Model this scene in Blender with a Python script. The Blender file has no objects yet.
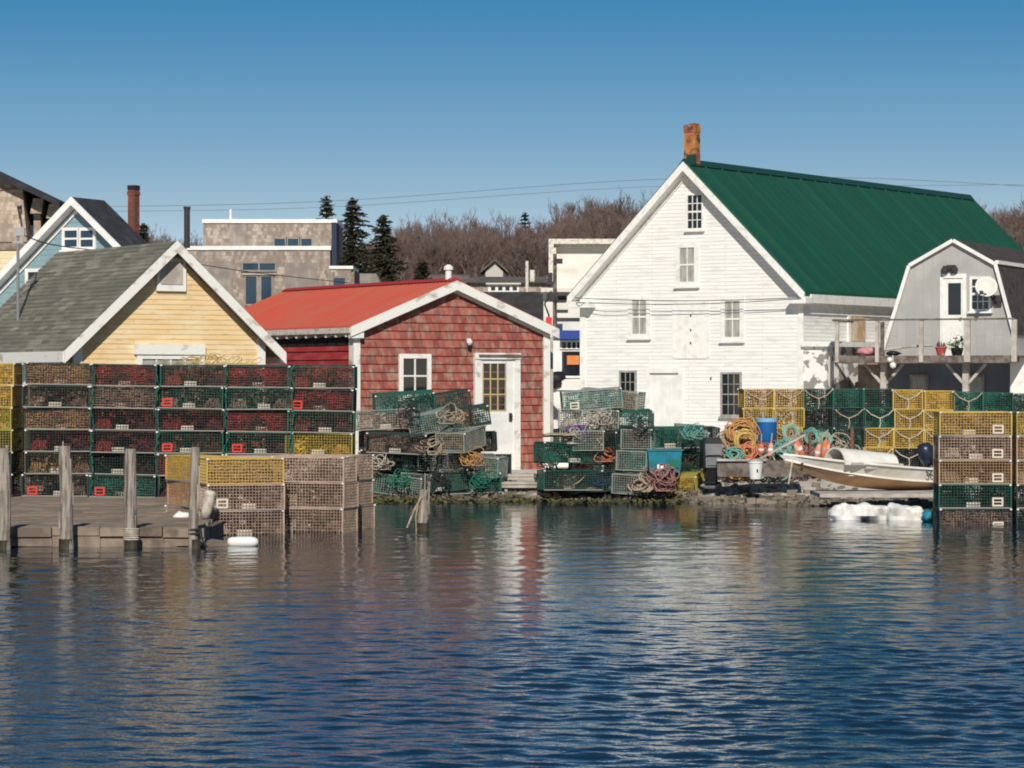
import bpy, math, random
from mathutils import Vector, Matrix, noise
R = math.radians
random.seed(7)
scene = bpy.context.scene
col = scene.collection
# ------------------------------------------------------------ camera, world, sun
F = 3000.0; H = 2.06; CX = 512.0; CY = 384.0
cam_d = bpy.data.cameras.new('camera'); cam = bpy.data.objects.new('camera', cam_d); col.objects.link(cam)
cam_d.sensor_width = 36; cam_d.lens = 36*F/1024
cam_d.clip_start = 0.5; cam_d.clip_end = 8000
cam.location = (0, 0, H); cam.rotation_euler = (R(90), 0, 0)
scene.camera = cam
SUN_EL, SUN_LEFT = 33, 1            # sun behind the camera, a little to the left
w = bpy.data.worlds.new('World'); scene.world = w; w.use_nodes = True
nt = w.node_tree; bg = nt.nodes['Background']
sky = nt.nodes.new('ShaderNodeTexSky'); sky.sky_type = 'NISHITA'; sky.sun_disc = False
sky.sun_elevation = R(SUN_EL); sky.sun_rotation = R(180+SUN_LEFT)
sky.air_density = 1.0; sky.dust_density = 0.0; sky.ozone_density = 1.0; sky.altitude = 0
tc = nt.nodes.new('ShaderNodeTexCoord'); mp = nt.nodes.new('ShaderNodeMapping')
mp.inputs['Scale'].default_value = (1, 1, 6.0)      # steeper sky gradient towards the horizon
mp.inputs['Location'].default_value = (0, 0, 0.06)
nt.links.new(tc.outputs['Generated'], mp.inputs['Vector']); nt.links.new(mp.outputs[0], sky.inputs['Vector'])
hs_ = nt.nodes.new('ShaderNodeMix'); hs_.data_type = 'RGBA'; hs_.blend_type = 'MULTIPLY'; hs_.inputs[0].default_value = 1; hs_.inputs[7].default_value = (1, 1, 1, 1)
sz_ = nt.nodes.new('ShaderNodeSeparateXYZ'); nt.links.new(tc.outputs['Generated'], sz_.inputs[0]); cr_ = nt.nodes.new('ShaderNodeValToRGB'); nt.links.new(sz_.outputs[2], cr_.inputs[0])
el_ = cr_.color_ramp.elements; el_[0].position = .0; el_[0].color = (.96, .66, .50, 1); el_[1].position = .5; el_[1].color = (.16, .30, .31, 1)
for p_, c_ in ((.06, (.79, .72, .54)), (.096, (.59, .825, .74)), (.125, (.34, .83, .86)), (.19, (.19, .42, .49)), (.32, (.10, .20, .27))):
    e_ = el_.new(p_); e_.color = (*c_, 1)
nt.links.new(cr_.outputs[0], hs_.inputs[7])      # air tint by height above the horizon
nt.links.new(sky.outputs[0], hs_.inputs[6]); nt.links.new(hs_.outputs[2], bg.inputs['Color']); bg.inputs['Strength'].default_value = 0.27
sun_d = bpy.data.lights.new('sun', 'SUN'); sun = bpy.data.objects.new('sun', sun_d); col.objects.link(sun)
sun_d.energy = 4.25; sun_d.angle = R(0.5); sun_d.color = (1, .94, .84)
sun.rotation_euler = (R(90-SUN_EL), 0, R(-SUN_LEFT))
vs = scene.view_settings; vs.view_transform = 'Standard'; vs.look = 'None'; vs.gamma = 1; vs.exposure = 0.0

scene.cycles.filter_width = 1.9
# ------------------------------------------------------------ helpers
def P(px, py, D): return Vector(((px-CX)/F*D, D, H+(CY-py)/F*D))
def zat(py, D): return H+(CY-py)/F*D
def tag(o, label=None, cat=None, group=None, kind=None):
    if label: o['label'] = label
    if cat: o['category'] = cat
    if group: o['group'] = group
    if kind: o['kind'] = kind
    return o
def empty(name, loc=(0, 0, 0), rz=0, label=None, cat=None, group=None):
    o = bpy.data.objects.new(name, None); col.objects.link(o); o.empty_display_size = .2
    o.location = loc; o.rotation_euler = (0, 0, rz)
    return tag(o, label, cat, group)
def copy_tree(o, parent=None):
    c = o.copy(); col.objects.link(c)
    if parent: c.parent = parent
    for ch in list(o.children): copy_tree(ch, c)
    return c
class MB:
    def __init__(s): s.v = []; s.f = []; s.M = None
    def pt(s, p):
        p = Vector(p)
        s.v.append(tuple(s.M @ p) if s.M else tuple(p)); return len(s.v)-1
    def face(s, pts): s.f.append([s.pt(p) for p in pts])
    def box(s, x0, x1, y0, y1, z0, z1):
        i = [s.pt(p) for p in ((x0,y0,z0),(x1,y0,z0),(x1,y1,z0),(x0,y1,z0),(x0,y0,z1),(x1,y0,z1),(x1,y1,z1),(x0,y1,z1))]
        for q in ((0,3,2,1),(4,5,6,7),(0,1,5,4),(1,2,6,5),(2,3,7,6),(3,0,4,7)): s.f.append([i[k] for k in q])
    def hexa(s, a, b):        # two quads, bottom (ccw from above) and top
        i = [s.pt(p) for p in list(a)+list(b)]
        for q in ((0,3,2,1),(4,5,6,7),(0,1,5,4),(1,2,6,5),(2,3,7,6),(3,0,4,7)): s.f.append([i[k] for k in q])
    def prism(s, poly, y0, y1):   # poly in xz (seen from -y, counter clockwise), extruded along y
        a = [s.pt((x, y0, z)) for x, z in poly]; b = [s.pt((x, y1, z)) for x, z in poly]
        n = len(poly); s.f.append(a); s.f.append(b[::-1])
        for k in range(n): s.f.append([a[(k+1) % n], a[k], b[k], b[(k+1) % n]])
    def beam(s, p, q, w, h=None, caps=True, roll=0):
        h = h or w; p = Vector(p); q = Vector(q); d = (q-p)
        if d.length < 1e-6: return
        d.normalize(); up = Vector((0, 0, 1)) if abs(d.z) < .95 else Vector((0, 1, 0))
        a = d.cross(up).normalized()*(w/2); b = a.normalized().cross(d).normalized()*(h/2)
        i = [s.pt(r) for r in (p-a-b, p+a-b, p+a+b, p-a+b, q-a-b, q+a-b, q+a+b, q-a+b)]
        for k in range(4): s.f.append([i[k], i[(k+1) % 4], i[4+(k+1) % 4], i[4+k]])
        if caps: s.f.append([i[3],i[2],i[1],i[0]]); s.f.append([i[4],i[5],i[6],i[7]])
    def tube(s, pts, r, n=6, cap=True):
        pts = [Vector(p) for p in pts]; rs = r if isinstance(r, (list, tuple)) else [r]*len(pts)
        rings = []; pa = None
        for k, p in enumerate(pts):
            d = (pts[min(k+1, len(pts)-1)]-pts[max(k-1, 0)])
            if d.length < 1e-7: d = Vector((0, 0, 1))
            d.normalize()
            if pa is None: pa = d.cross(Vector((0.1, .3, 1)) if abs(d.z) < .9 else Vector((1, .1, 0))).normalized()
            else:
                pa = pa-d*pa.dot(d); pa = pa.normalized() if pa.length > 1e-6 else d.orthogonal().normalized()
            b = d.cross(pa)
            rings.append([s.pt(p+(pa*math.cos(2*math.pi*j/n)+b*math.sin(2*math.pi*j/n))*rs[k]) for j in range(n)])
        for k in range(len(rings)-1):
            for j in range(n): s.f.append([rings[k][j], rings[k][(j+1) % n], rings[k+1][(j+1) % n], rings[k+1][j]])
        if cap: s.f.append(rings[0][::-1]); s.f.append(rings[-1])
    def lathe(s, prof, n=16, c=(0, 0, 0), axis='z'):
        rings = []
        for r, z in prof:
            ring = []
            for j in range(n):
                a = 2*math.pi*j/n
                q = (r*math.cos(a), r*math.sin(a), z) if axis == 'z' else (z, r*math.cos(a), r*math.sin(a))
                ring.append(s.pt((c[0]+q[0], c[1]+q[1], c[2]+q[2])))
            rings.append(ring)
        for k in range(len(rings)-1):
            for j in range(n): s.f.append([rings[k][j], rings[k][(j+1) % n], rings[k+1][(j+1) % n], rings[k+1][j]])
        s.f.append(rings[0][::-1]); s.f.append(rings[-1])
    def build(s, name, m, parent=None, smooth=False, loc=None, rz=0):
        me = bpy.data.meshes.new(name); me.from_pydata(s.v, [], s.f); me.update()
        me.materials.append(m)
        if smooth:
            for p in me.polygons: p.use_smooth = True
        o = bpy.data.objects.new(name, me); col.objects.link(o)
        if parent: o.parent = parent
        if loc is not None: o.location = loc
        if rz: o.rotation_euler = (0, 0, rz)
        return o

# ------------------------------------------------------------ materials
def mat(name, c, rough=.8, c2=None, scale=(1, 1, 1), ns=3.0, lo=.4, hi=.6, c3=None, s3=(1, 1, 1), ns3=8, lo3=.55, hi3=.62,
        brick=None, bcols=None, axes='h', bump=0, bs=20, spec=.3, metal=0, detail=6):
    """c..c2 mixed by noise, then c3 patches, then per board/shingle colour variation from a brick grid."""
    m = bpy.data.materials.new(name); m.use_nodes = True; t = m.node_tree; N = t.nodes; L = t.links
    b = N['Principled BSDF']; b.inputs['Roughness'].default_value = rough; b.inputs['Metallic'].default_value = metal
    b.inputs['Specular IOR Level'].default_value = spec
    tcn = N.new('ShaderNodeTexCoord'); co = tcn.outputs['Object']
    def nz(sc, sca, lo, hi, out='Fac'):
        mpn = N.new('ShaderNodeMapping'); mpn.inputs['Scale'].default_value = sca; L.new(co, mpn.inputs[0])
        n = N.new('ShaderNodeTexNoise'); n.inputs['Scale'].default_value = sc; n.inputs['Detail'].default_value = detail; L.new(mpn.outputs[0], n.inputs['Vector'])
        r = N.new('ShaderNodeMapRange'); r.inputs[1].default_value = lo; r.inputs[2].default_value = hi; L.new(n.outputs[0], r.inputs[0])
        return r.outputs[0]
    def mix(f, a, bb, mode='MIX'):
        x = N.new('ShaderNodeMix'); x.data_type = 'RGBA'; x.blend_type = mode
        for sock, val in ((x.inputs[0], f), (x.inputs[6], a), (x.inputs[7], bb)):
            if isinstance(val, bpy.types.NodeSocket): L.new(val, sock)
            elif isinstance(val, (int, float)): sock.default_value = val
            else: sock.default_value = (*val, 1)
        return x.outputs[2]
    cur = c
    if brick:
        bw, bh, amt = brick
        sp = N.new('ShaderNodeSeparateXYZ'); L.new(co, sp.inputs[0])
        ad = N.new('ShaderNodeMath'); ad.operation = 'ADD'; L.new(sp.outputs[0], ad.inputs[0]); L.new(sp.outputs[1], ad.inputs[1])
        cb = N.new('ShaderNodeCombineXYZ')
        if axes == 'h': L.new(ad.outputs[0], cb.inputs[0]); L.new(sp.outputs[2], cb.inputs[1])
        elif axes == 'roof': L.new(sp.outputs[1], cb.inputs[0]); L.new(sp.outputs[2], cb.inputs[1])
        elif axes == 'v': L.new(sp.outputs[2], cb.inputs[0]); L.new(ad.outputs[0], cb.inputs[1])
        elif axes == 'floor': L.new(sp.outputs[1], cb.inputs[0]); L.new(sp.outputs[0], cb.inputs[1])
        br = N.new('ShaderNodeTexBrick'); br.inputs['Scale'].default_value = 1; br.inputs['Brick Width'].default_value = bw
        br.inputs['Row Height'].default_value = bh; br.inputs['Mortar Size'].default_value = .004 if amt > 0 else .008
        ca, cc = bcols if bcols else (tuple(k*(1-abs(amt)) for k in c), tuple(min(1, k*(1+abs(amt))) for k in c))
        br.inputs['Color1'].default_value = (*ca, 1); br.inputs['Color2'].default_value = (*cc, 1)
        br.inputs['Mortar'].default_value = (*(tuple(k*.55 for k in c)), 1)
        L.new(cb.outputs[0], br.inputs['Vector']); cur = br.outputs['Color']
    if c2: cur = mix(nz(ns, scale, lo, hi), cur, c2)
    if c3: cur = mix(nz(ns3, s3, lo3, hi3), cur, c3)
    if isinstance(cur, bpy.types.NodeSocket): L.new(cur, b.inputs['Base Color'])
    else: b.inputs['Base Color'].default_value = (*cur, 1)
    if bump:
        n = N.new('ShaderNodeTexNoise'); n.inputs['Scale'].default_value = bs; n.inputs['Detail'].default_value = 5; L.new(co, n.inputs['Vector'])
        bp = N.new('ShaderNodeBump'); bp.inputs['Strength'].default_value = bump; bp.inputs['Distance'].default_value = .02
        L.new(n.outputs[0], bp.inputs['Height']); L.new(bp.outputs[0], b.inputs['Normal'])
    return m
M = {}
M['white_clap'] = mat('white_clapboard', (.80,.79,.76), .7, c2=(.66,.64,.60), scale=(1.2,1.2,5), ns=1.4, lo=.52, hi=.72, c3=(.50,.46,.41), s3=(1,1,6), ns3=4, lo3=.66, hi3=.74, brick=(2.4,.105,.035))
M['white'] = mat('white_paint', (.80,.79,.75), .6, c2=(.62,.60,.55), ns=5, lo=.5, hi=.75, bump=.2)
M['white_peel'] = mat('peeling_white_paint', (.78,.77,.72), .7, c2=(.46,.40,.35), scale=(1,1,1.6), ns=2.6, lo=.56, hi=.66, bump=.3, detail=9)
M['white_clean'] = mat('clean_white', (.82,.81,.79), .5, c2=(.72,.71,.68), ns=3)
M['cream_trim'] = mat('weathered_cream_trim', (.70,.66,.58), .7, c2=(.42,.37,.31), scale=(3,3,3), ns=5, lo=.5, hi=.66, bump=.3)
M['yellow_clap'] = mat('yellow_clapboard', (.76,.545,.285), .75, c2=(.80,.65,.42), scale=(.8,.8,3), ns=2, lo=.4, hi=.7, c3=(.48,.33,.17), s3=(1,1,9), ns3=3, lo3=.60, hi3=.70, brick=(2.2,.088,.05))
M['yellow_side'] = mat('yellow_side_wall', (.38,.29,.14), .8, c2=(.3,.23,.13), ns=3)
M['red_shingle'] = mat('red_painted_shingles', (.33,.085,.066), .9, c2=(.36,.26,.20), scale=(2.0,2.0,1.3), ns=3.6, lo=.48, hi=.74, c3=(.17,.10,.085), s3=(7,7,1.6), ns3=2.5, lo3=.54, hi3=.66, brick=(.11,.155,.22), bcols=((.24,.055,.045),(.42,.13,.095)))
M['red_clap'] = mat('red_clapboard', (.34,.03,.035), .7, c2=(.42,.09,.085), scale=(1,1,4), ns=2, lo=.45, hi=.7, brick=(2,.16,.10))
M['red_roof'] = mat('red_metal_roof', (.56,.10,.062), .55, c2=(.52,.12,.075), scale=(1,1,1), ns=2.5, c3=(.46,.15,.10), s3=(.1,2,.1), ns3=2, lo3=.5, hi3=.75, bump=.1, bs=2, spec=.4)
M['green_roof'] = mat('green_metal_roof', (.008,.080,.046), .6, c2=(.011,.068,.043), ns=.7, lo=.35, hi=.7, c3=(.016,.098,.062), s3=(.04,1.6,.04), ns3=1.2, lo3=.50, hi3=.80, bump=.15, bs=.9, spec=.35)
M['green_ridge'] = mat('green_ridge_cap', (.012,.055,.045), .5)
M['mossy_roof'] = mat('mossy_asphalt_shingles', (.225,.21,.17), .95, c2=(.155,.152,.12), scale=(1,.5,1), ns=2.5, lo=.42, hi=.66, c3=(.25,.17,.12), s3=(1.2,1.2,5), ns3=1.5, lo3=.68, hi3=.72, brick=(.34,.088,.36), axes='roof', bump=.5, bs=30)
M['dark_roof'] = mat('dark_asphalt_shingles', (.045,.048,.06), .95, c2=(.03,.03,.036), ns=3, brick=(.34,.11,.2), axes='roof', bump=.4)
M['brown_roof'] = mat('dark_brown_shingles', (.05,.042,.04), .95, c2=(.075,.062,.06), ns=4, brick=(.3,.13,.28), axes='roof', bump=.5)
M['blue_clap'] = mat('pale_blue_clapboard', (.19,.30,.345), .8, c2=(.23,.34,.37), ns=2, brick=(2,.14,.05))
M['cedar'] = mat('weathered_cedar_shingles', (.36,.305,.265), .95, c2=(.25,.20,.165), scale=(1.5,1.5,.8), ns=2.5, lo=.42, hi=.62, brick=(.11,.14,.38), bump=.3)
M['cedar_dark'] = mat('brown_cedar_shingles', (.46,.375,.30), .95, c2=(.32,.25,.195), scale=(2,2,1), ns=2, lo=.45, hi=.65, brick=(.11,.13,.3), bump=.3)
M['cedar_board'] = mat('weathered_vertical_boards', (.31,.275,.245), .95, c2=(.24,.205,.18), ns=3, brick=(2.2,.16,.12), axes='v')
M['grey_board'] = mat('grey_vertical_board_siding', (.42,.41,.395), .75, c2=(.36,.355,.345), ns=1.5, brick=(3,.25,.05), axes='v')
M['grey_wall_shade'] = mat('shade_darkened_grey_wall', (.15,.165,.20), .8, c2=(.12,.13,.165), ns=2, brick=(3,.2,.08), axes='v')  # light grey wall, colour darkened for the shade under the deck
M['old_sash'] = mat('grey_worn_sash', (.40,.39,.37), .7, c2=(.28,.27,.25), ns=6)
M['glass'] = mat('dark_window_glass', (.012,.015,.02), .06, spec=.5)
M['glass_blue'] = mat('blue_window_glass', (.02,.045,.075), .08, spec=.5)
M['curtain'] = mat('pale_drawn_curtain', (.40,.40,.36), .5, c2=(.24,.24,.22), scale=(3,3,1), ns=3, lo=.4, hi=.7)
M['dark'] = mat('dark_parts_and_shade', (.02,.02,.022), .9)
M['brick'] = mat('red_brick', (.33,.11,.06), .9, c2=(.46,.22,.05), scale=(1,1,1), ns=3, lo=.45, hi=.6, c3=(.09,.05,.04), ns3=5, lo3=.52, hi3=.64, brick=(.22,.075,.25), bcols=((.24,.07,.045),(.44,.16,.075)), bump=.4)
M['black'] = mat('black_plastic', (.018,.018,.02), .4)
M['iron'] = mat('dark_iron', (.03,.03,.035), .6, c2=(.05,.04,.04), ns=8)
M['wood'] = mat('weathered_grey_wood', (.36,.31,.265), .95, c2=(.19,.16,.135), scale=(5,5,.5), ns=5, lo=.42, hi=.60, c3=(.10,.08,.065), s3=(6,6,.35), ns3=4, lo3=.60, hi3=.66, bump=.7, bs=14)
M['wood_dark'] = mat('dark_weathered_wood', (.10,.078,.066), .95, c2=(.20,.17,.15), ns=6, bump=.4)
M['wood_brown'] = mat('brown_planks', (.20,.14,.11), .95, c2=(.29,.23,.19), ns=5, bump=.4)
M['rail'] = mat('greyed_rail_wood', (.50,.46,.41), .9, c2=(.35,.31,.27), ns=4, bump=.3)
M['wet_wood'] = mat('wet_algae_wood', (.035,.028,.022), .5, c2=(.06,.055,.03), ns=8)
M['dock'] = mat('weathered_dock_planks', (.29,.225,.175), .95, c2=(.15,.115,.09), scale=(1.2,4,1), ns=2.5, lo=.4, hi=.65, c3=(.11,.085,.07), s3=(.6,5,1), ns3=3, lo3=.62, hi3=.7, bump=.5, bs=14)
M['rust'] = mat('rusty_plywood', (.42,.28,.16), .9, c2=(.60,.50,.40), ns=2.5)
M['rope_tan'] = mat('tan_rope', (.46,.37,.27), .95, c2=(.30,.23,.17), ns=14)
M['rope_white'] = mat('pale_rope', (.56,.51,.43), .95, c2=(.38,.33,.27), ns=12)
M['rope_orange'] = mat('orange_rope', (.55,.31,.11), .95, c2=(.42,.19,.08), ns=6)
M['rope_yellow'] = mat('yellow_rope', (.60,.42,.13), .95, c2=(.45,.29,.10), ns=6)
M['rope_teal'] = mat('teal_rope', (.08,.28,.24), .95, c2=(.20,.38,.31), ns=6)
M['rope_pale_green'] = mat('pale_green_rope', (.33,.45,.35), .95, c2=(.18,.31,.24), ns=8)
M['rope_green'] = mat('green_rope', (.02,.15,.105), .9)
M['rope_pink'] = mat('faded_red_rope', (.36,.18,.16), .95, c2=(.22,.12,.12), ns=7)
M['rope_purple'] = mat('purple_rope', (.15,.06,.26), .9)
M['orange'] = mat('orange_foam', (.62,.17,.07), .8, c2=(.50,.20,.12), ns=6)
M['pinkish'] = mat('faded_pink_foam', (.72,.34,.26), .8, c2=(.60,.22,.16), ns=6)
M['blue_plastic'] = mat('blue_plastic', (.010,.115,.36), .45, c2=(.012,.10,.29), ns=4)
M['blue_lid'] = mat('pale_blue_lid', (.22,.45,.66), .5)
M['teal_plastic'] = mat('teal_plastic', (.012,.21,.30), .5, c2=(.02,.15,.20), ns=5)
M['bucket'] = mat('white_bucket_plastic', (.78,.77,.75), .4)
M['foam'] = mat('dirty_white_foam', (.74,.73,.70), .9, c2=(.50,.46,.39), ns=3, lo=.52, hi=.72, bump=.6, bs=9)
M['hull_white'] = mat('white_gelcoat', (.82,.80,.74), .35, c2=(.72,.68,.60), ns=2.5, spec=.5)
M['hull_tan'] = mat('tan_hull_bottom', (.66,.43,.25), .6, c2=(.50,.31,.19), scale=(1,1,3), ns=3, lo=.4, hi=.7)
M['awning'] = mat('blue_awning', (.03,.07,.30), .8)
M['sign_orange'] = mat('orange_sign', (.70,.20,.05), .7, c2=(.6,.25,.1), ns=8)
M['red_paint'] = mat('bright_red_paint', (.70,.04,.04), .6)
M['bark'] = mat('grey_bark', (.24,.19,.165), .95, c2=(.34,.29,.26), ns=3)
M['twig'] = mat('reddish_twigs', (.12,.070,.058), .95, c2=(.18,.13,.115), ns=.5)
M['twig2'] = mat('brown_twigs', (.115,.078,.068), .95, c2=(.18,.14,.13), ns=.5)
M['needle'] = mat('dark_spruce_needles', (.035,.048,.026), .95, c2=(.075,.060,.035), ns=1.6, lo=.4, hi=.65)
M['cone_bark'] = mat('spruce_bark', (.09,.06,.045), .95)
M['weed'] = mat('olive_seaweed', (.12,.11,.04), .9, c2=(.07,.075,.03), ns=5)
M['leaf'] = mat('potted_leaves', (.10,.20,.06), .8)
M['dish'] = mat('pale_grey_dish', (.62,.62,.56), .5)
M['wire_grey'] = mat('cable_black', (.035,.035,.04), .7)
M['alu'] = mat('grey_metal', (.35,.35,.36), .45, metal=.6)
M['grey_cowl'] = mat('grey_cowling', (.17,.17,.18), .5, c2=(.22,.22,.23), ns=5)

# ------------------------------------------------------------ terrain and water
def sstep(a, b, x): t = max(0, min(1, (x-a)/(b-a))); return t*t*(3-2*t)
def shore(x):                       # distance at which the ground leaves the water
    if x < -3.2: return 51.5
    return 53.2 - 2.3*sstep(2.2, 4.4, x)
def gz(x, y):
    s = shore(x); d = y-s
    z = -.9 + .9*sstep(-7, 0, d) if d < 0 else .0
    if d >= 0:
        z = .42*sstep(-.6, 3.0, d) + .0
        z += .05*noise.noise(Vector((x*.5, y*.5, 0)))*min(1, d/2)
    z += 5.2*sstep(100, 165, y) + 3.8*sstep(165, 290, y) + 2.0*sstep(300, 500, y)*(1 if x > 0 else .6)
    z += .5*noise.noise(Vector((x*.03, y*.03, 3)))*sstep(100, 200, y)
    return z
ys = [30+i*.5 for i in range(70)] + [66+i*2.5 for i in range(20)] + [120+i*9 for i in range(40)] + [520, 700, 1100, 2000, 4000, 7500]
ms = [-1+2*i/90 for i in range(91)]
g = MB()
for y in ys:
    hw = .30*y+8 if y < 500 else .9*y
    for m_ in ms: x = hw*m_; g.v.append((x, y, gz(x, y)))
nx = len(ms)
for j in range(len(ys)-1):
    for i in range(nx-1): a = j*nx+i; g.f.append([a, a+1, a+nx+1, a+nx])
M['ground'] = mat('pale_gravel_and_mud', (.56,.52,.46), .95, c2=(.40,.36,.31), ns=.9, lo=.42, hi=.62, c3=(.16,.135,.10), ns3=6, lo3=.60, hi3=.72, bump=.7, bs=6)
tag(g.build('ground', M['ground'], smooth=True), kind='structure')
# dry brown hillside sheet just above the ground
hm = MB()
hys = [104+i*8 for i in range(38)]; 
for y in hys:
    for m_ in ms: x = (.30*y+8)*m_; hm.v.append((x, y, gz(x, y)+.06))
for j in range(len(hys)-1):
    for i in range(nx-1): a = j*nx+i; hm.f.append([a, a+1, a+nx+1, a+nx])
gm = M['ground']; N_ = gm.node_tree.nodes; L_ = gm.node_tree.links; bs0 = N_['Principled BSDF']; src = bs0.inputs['Base Color'].links[0].from_socket
tg = N_.new('ShaderNodeTexCoord'); sg0 = N_.new('ShaderNodeSeparateXYZ'); L_.new(tg.outputs['Object'], sg0.inputs[0]); nz0 = N_.new('ShaderNodeTexNoise'); nz0.inputs['Scale'].default_value = 1.6; nz0.inputs['Detail'].default_value = 6; L_.new(tg.outputs['Object'], nz0.inputs['Vector'])
mm0 = N_.new('ShaderNodeMath'); mm0.operation = 'MULTIPLY_ADD'; mm0.inputs[1].default_value = -.28; L_.new(nz0.outputs[0], mm0.inputs[0]); L_.new(sg0.outputs[2], mm0.inputs[2])
mr0 = N_.new('ShaderNodeMapRange'); mr0.inputs[1].default_value = -.07; mr0.inputs[2].default_value = -.02; L_.new(mm0.outputs[0], mr0.inputs[0])
mx0 = N_.new('ShaderNodeMix'); mx0.data_type = 'RGBA'; L_.new(mr0.outputs[0], mx0.inputs[0]); mx0.inputs[6].default_value = (.075, .065, .045, 1); L_.new(src, mx0.inputs[7]); L_.new(mx0.outputs[2], bs0.inputs['Base Color'])   # wet, weedy tide band
M['hill'] = mat('dry_brown_hillside', (.17,.12,.09), .95, c2=(.24,.19,.14), ns=.15, lo=.4, hi=.6, bump=1, bs=1)
tag(hm.build('hill', M['hill'], smooth=True), kind='structure')

def water_mat():
    m = bpy.data.materials.new('harbour_water'); m.use_nodes = True; t = m.node_tree; N = t.nodes; L = t.links
    b = N['Principled BSDF']; b.inputs['Base Color'].default_value = (.004,.019,.036,1)
    b.inputs['Roughness'].default_value = .02; b.inputs['IOR'].default_value = 1.333
    tcn = N.new('ShaderNodeTexCoord')
    last = None
    # (scale, stretch x, stretch y, rotation, height in metres)
    for sc, sx, sy, rot, amp in ((9.,1,1.3,.15,.005), (19.,1,1.2,.9,.002)):
        mpn = N.new('ShaderNodeMapping'); mpn.inputs['Scale'].default_value = (sx, sy, 1); mpn.inputs['Rotation'].default_value = (0, 0, rot)
        L.new(tcn.outputs['Object'], mpn.inputs[0])
        n = N.new('ShaderNodeTexNoise'); n.inputs['Scale'].default_value = sc; n.inputs['Detail'].default_value = 2; n.inputs['Distortion'].default_value = .3
        L.new(mpn.outputs[0], n.inputs['Vector'])
        ml = N.new('ShaderNodeMath'); ml.operation = 'MULTIPLY'; ml.inputs[1].default_value = amp; L.new(n.outputs[0], ml.inputs[0])
        if last is None: last = ml.outputs[0]
        else:
            ad = N.new('ShaderNodeMath'); ad.operation = 'ADD'; L.new(last, ad.inputs[0]); L.new(ml.outputs[0], ad.inputs[1]); last = ad.outputs[0]
    # calmer water close to the sheltered shore
    sp = N.new('ShaderNodeSeparateXYZ'); L.new(tcn.outputs['Object'], sp.inputs[0])
    mr = N.new('ShaderNodeMapRange'); mr.inputs[1].default_value = 18; mr.inputs[2].default_value = 44; mr.inputs[3].default_value = 1.0; mr.inputs[4].default_value = .30
    L.new(sp.outputs[1], mr.inputs[0])
    mul = N.new('ShaderNodeMath'); mul.operation = 'MULTIPLY'; L.new(last, mul.inputs[0]); L.new(mr.outputs[0], mul.inputs[1])
    bp = N.new('ShaderNodeBump'); bp.inputs['Strength'].default_value = 1; bp.inputs['Distance'].default_value = 1.0
    L.new(mul.outputs[0], bp.inputs['Height']); L.new(bp.outputs[0], b.inputs['Normal'])
    return m
import numpy as np
def water_mesh():
    rg = np.random.RandomState(3)
    xo = np.array([10.5, 11.5, 13, 15, 20, 35, 80, 400.]); xs = np.concatenate([-xo[::-1], np.arange(-10, 10.001, .028), xo])
    y_ = np.concatenate([[-60, -20, 0, 8, 11, 13], np.arange(14, 30, .024), np.arange(30, 54, .05), [54.5, 55.5, 58, 62]])
    X_, Y_ = np.meshgrid(xs.astype('f'), y_.astype('f')); Z_ = np.zeros_like(X_)
    gust = .75+.5*np.sin(X_*.35+Y_*.12+1)*np.sin(Y_*.23-X_*.1)
    for k in range(90):
        lam = .11*(4.6**rg.rand()); th = rg.normal(0, .8)+.2; kk = 2*np.pi/lam; sl = .0150*(lam/.3)**.1
        Z_ += sl/kk*np.sin(kk*(X_*np.sin(th)+Y_*np.cos(th))+rg.rand()*6.28)
    Z2 = np.zeros_like(X_)
    for k in range(36):
        lam = .32*(3.4**rg.rand()); th = rg.normal(0, .8)-.2; kk = 2*np.pi/lam
        Z2 += .0062/kk*np.sin(kk*(X_*np.sin(th)+Y_*np.cos(th))+rg.rand()*6.28)
    def ss(a, b, v): t = np.clip((v-a)/(b-a), 0, 1); return t*t*(3-2*t)
    amp = (1-.68*ss(16, 29, Y_)-.14*ss(29, 50, Y_))*ss(13, 14.2, Y_)*(1-ss(53, 54.2, Y_))*(1-ss(9.5, 10, abs(X_)))
    Z_ = Z_*amp*gust+Z2*(.35+.65*ss(18, 28, Y_)-.62*ss(36, 49, Y_))*ss(13, 14.2, Y_)*(1-ss(53, 54.2, Y_))*(1-ss(9.5, 10, abs(X_)))
    ny, nx_ = X_.shape; co = np.stack([X_, Y_, Z_], -1).reshape(-1, 3).astype('f')
    i = (np.arange(ny-1)[:, None]*nx_+np.arange(nx_-1)[None, :]).reshape(-1)
    fc = np.stack([i, i+1, i+nx_+1, i+nx_], -1).astype('i')
    me = bpy.data.meshes.new('water'); me.vertices.add(len(co)); me.vertices.foreach_set('co', co.ravel())
    me.loops.add(fc.size); me.loops.foreach_set('vertex_index', fc.ravel()); me.polygons.add(len(fc))
    me.polygons.foreach_set('loop_start', np.arange(0, fc.size, 4, dtype='i')); me.polygons.foreach_set('loop_total', np.full(len(fc), 4, 'i'))
    me.polygons.foreach_set('use_smooth', np.ones(len(fc), bool)); me.update(calc_edges=True); me.materials.append(water_mat()); return me
wo = bpy.data.objects.new('water', water_mesh()); col.objects.link(wo); tag(wo, kind='structure')
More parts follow.
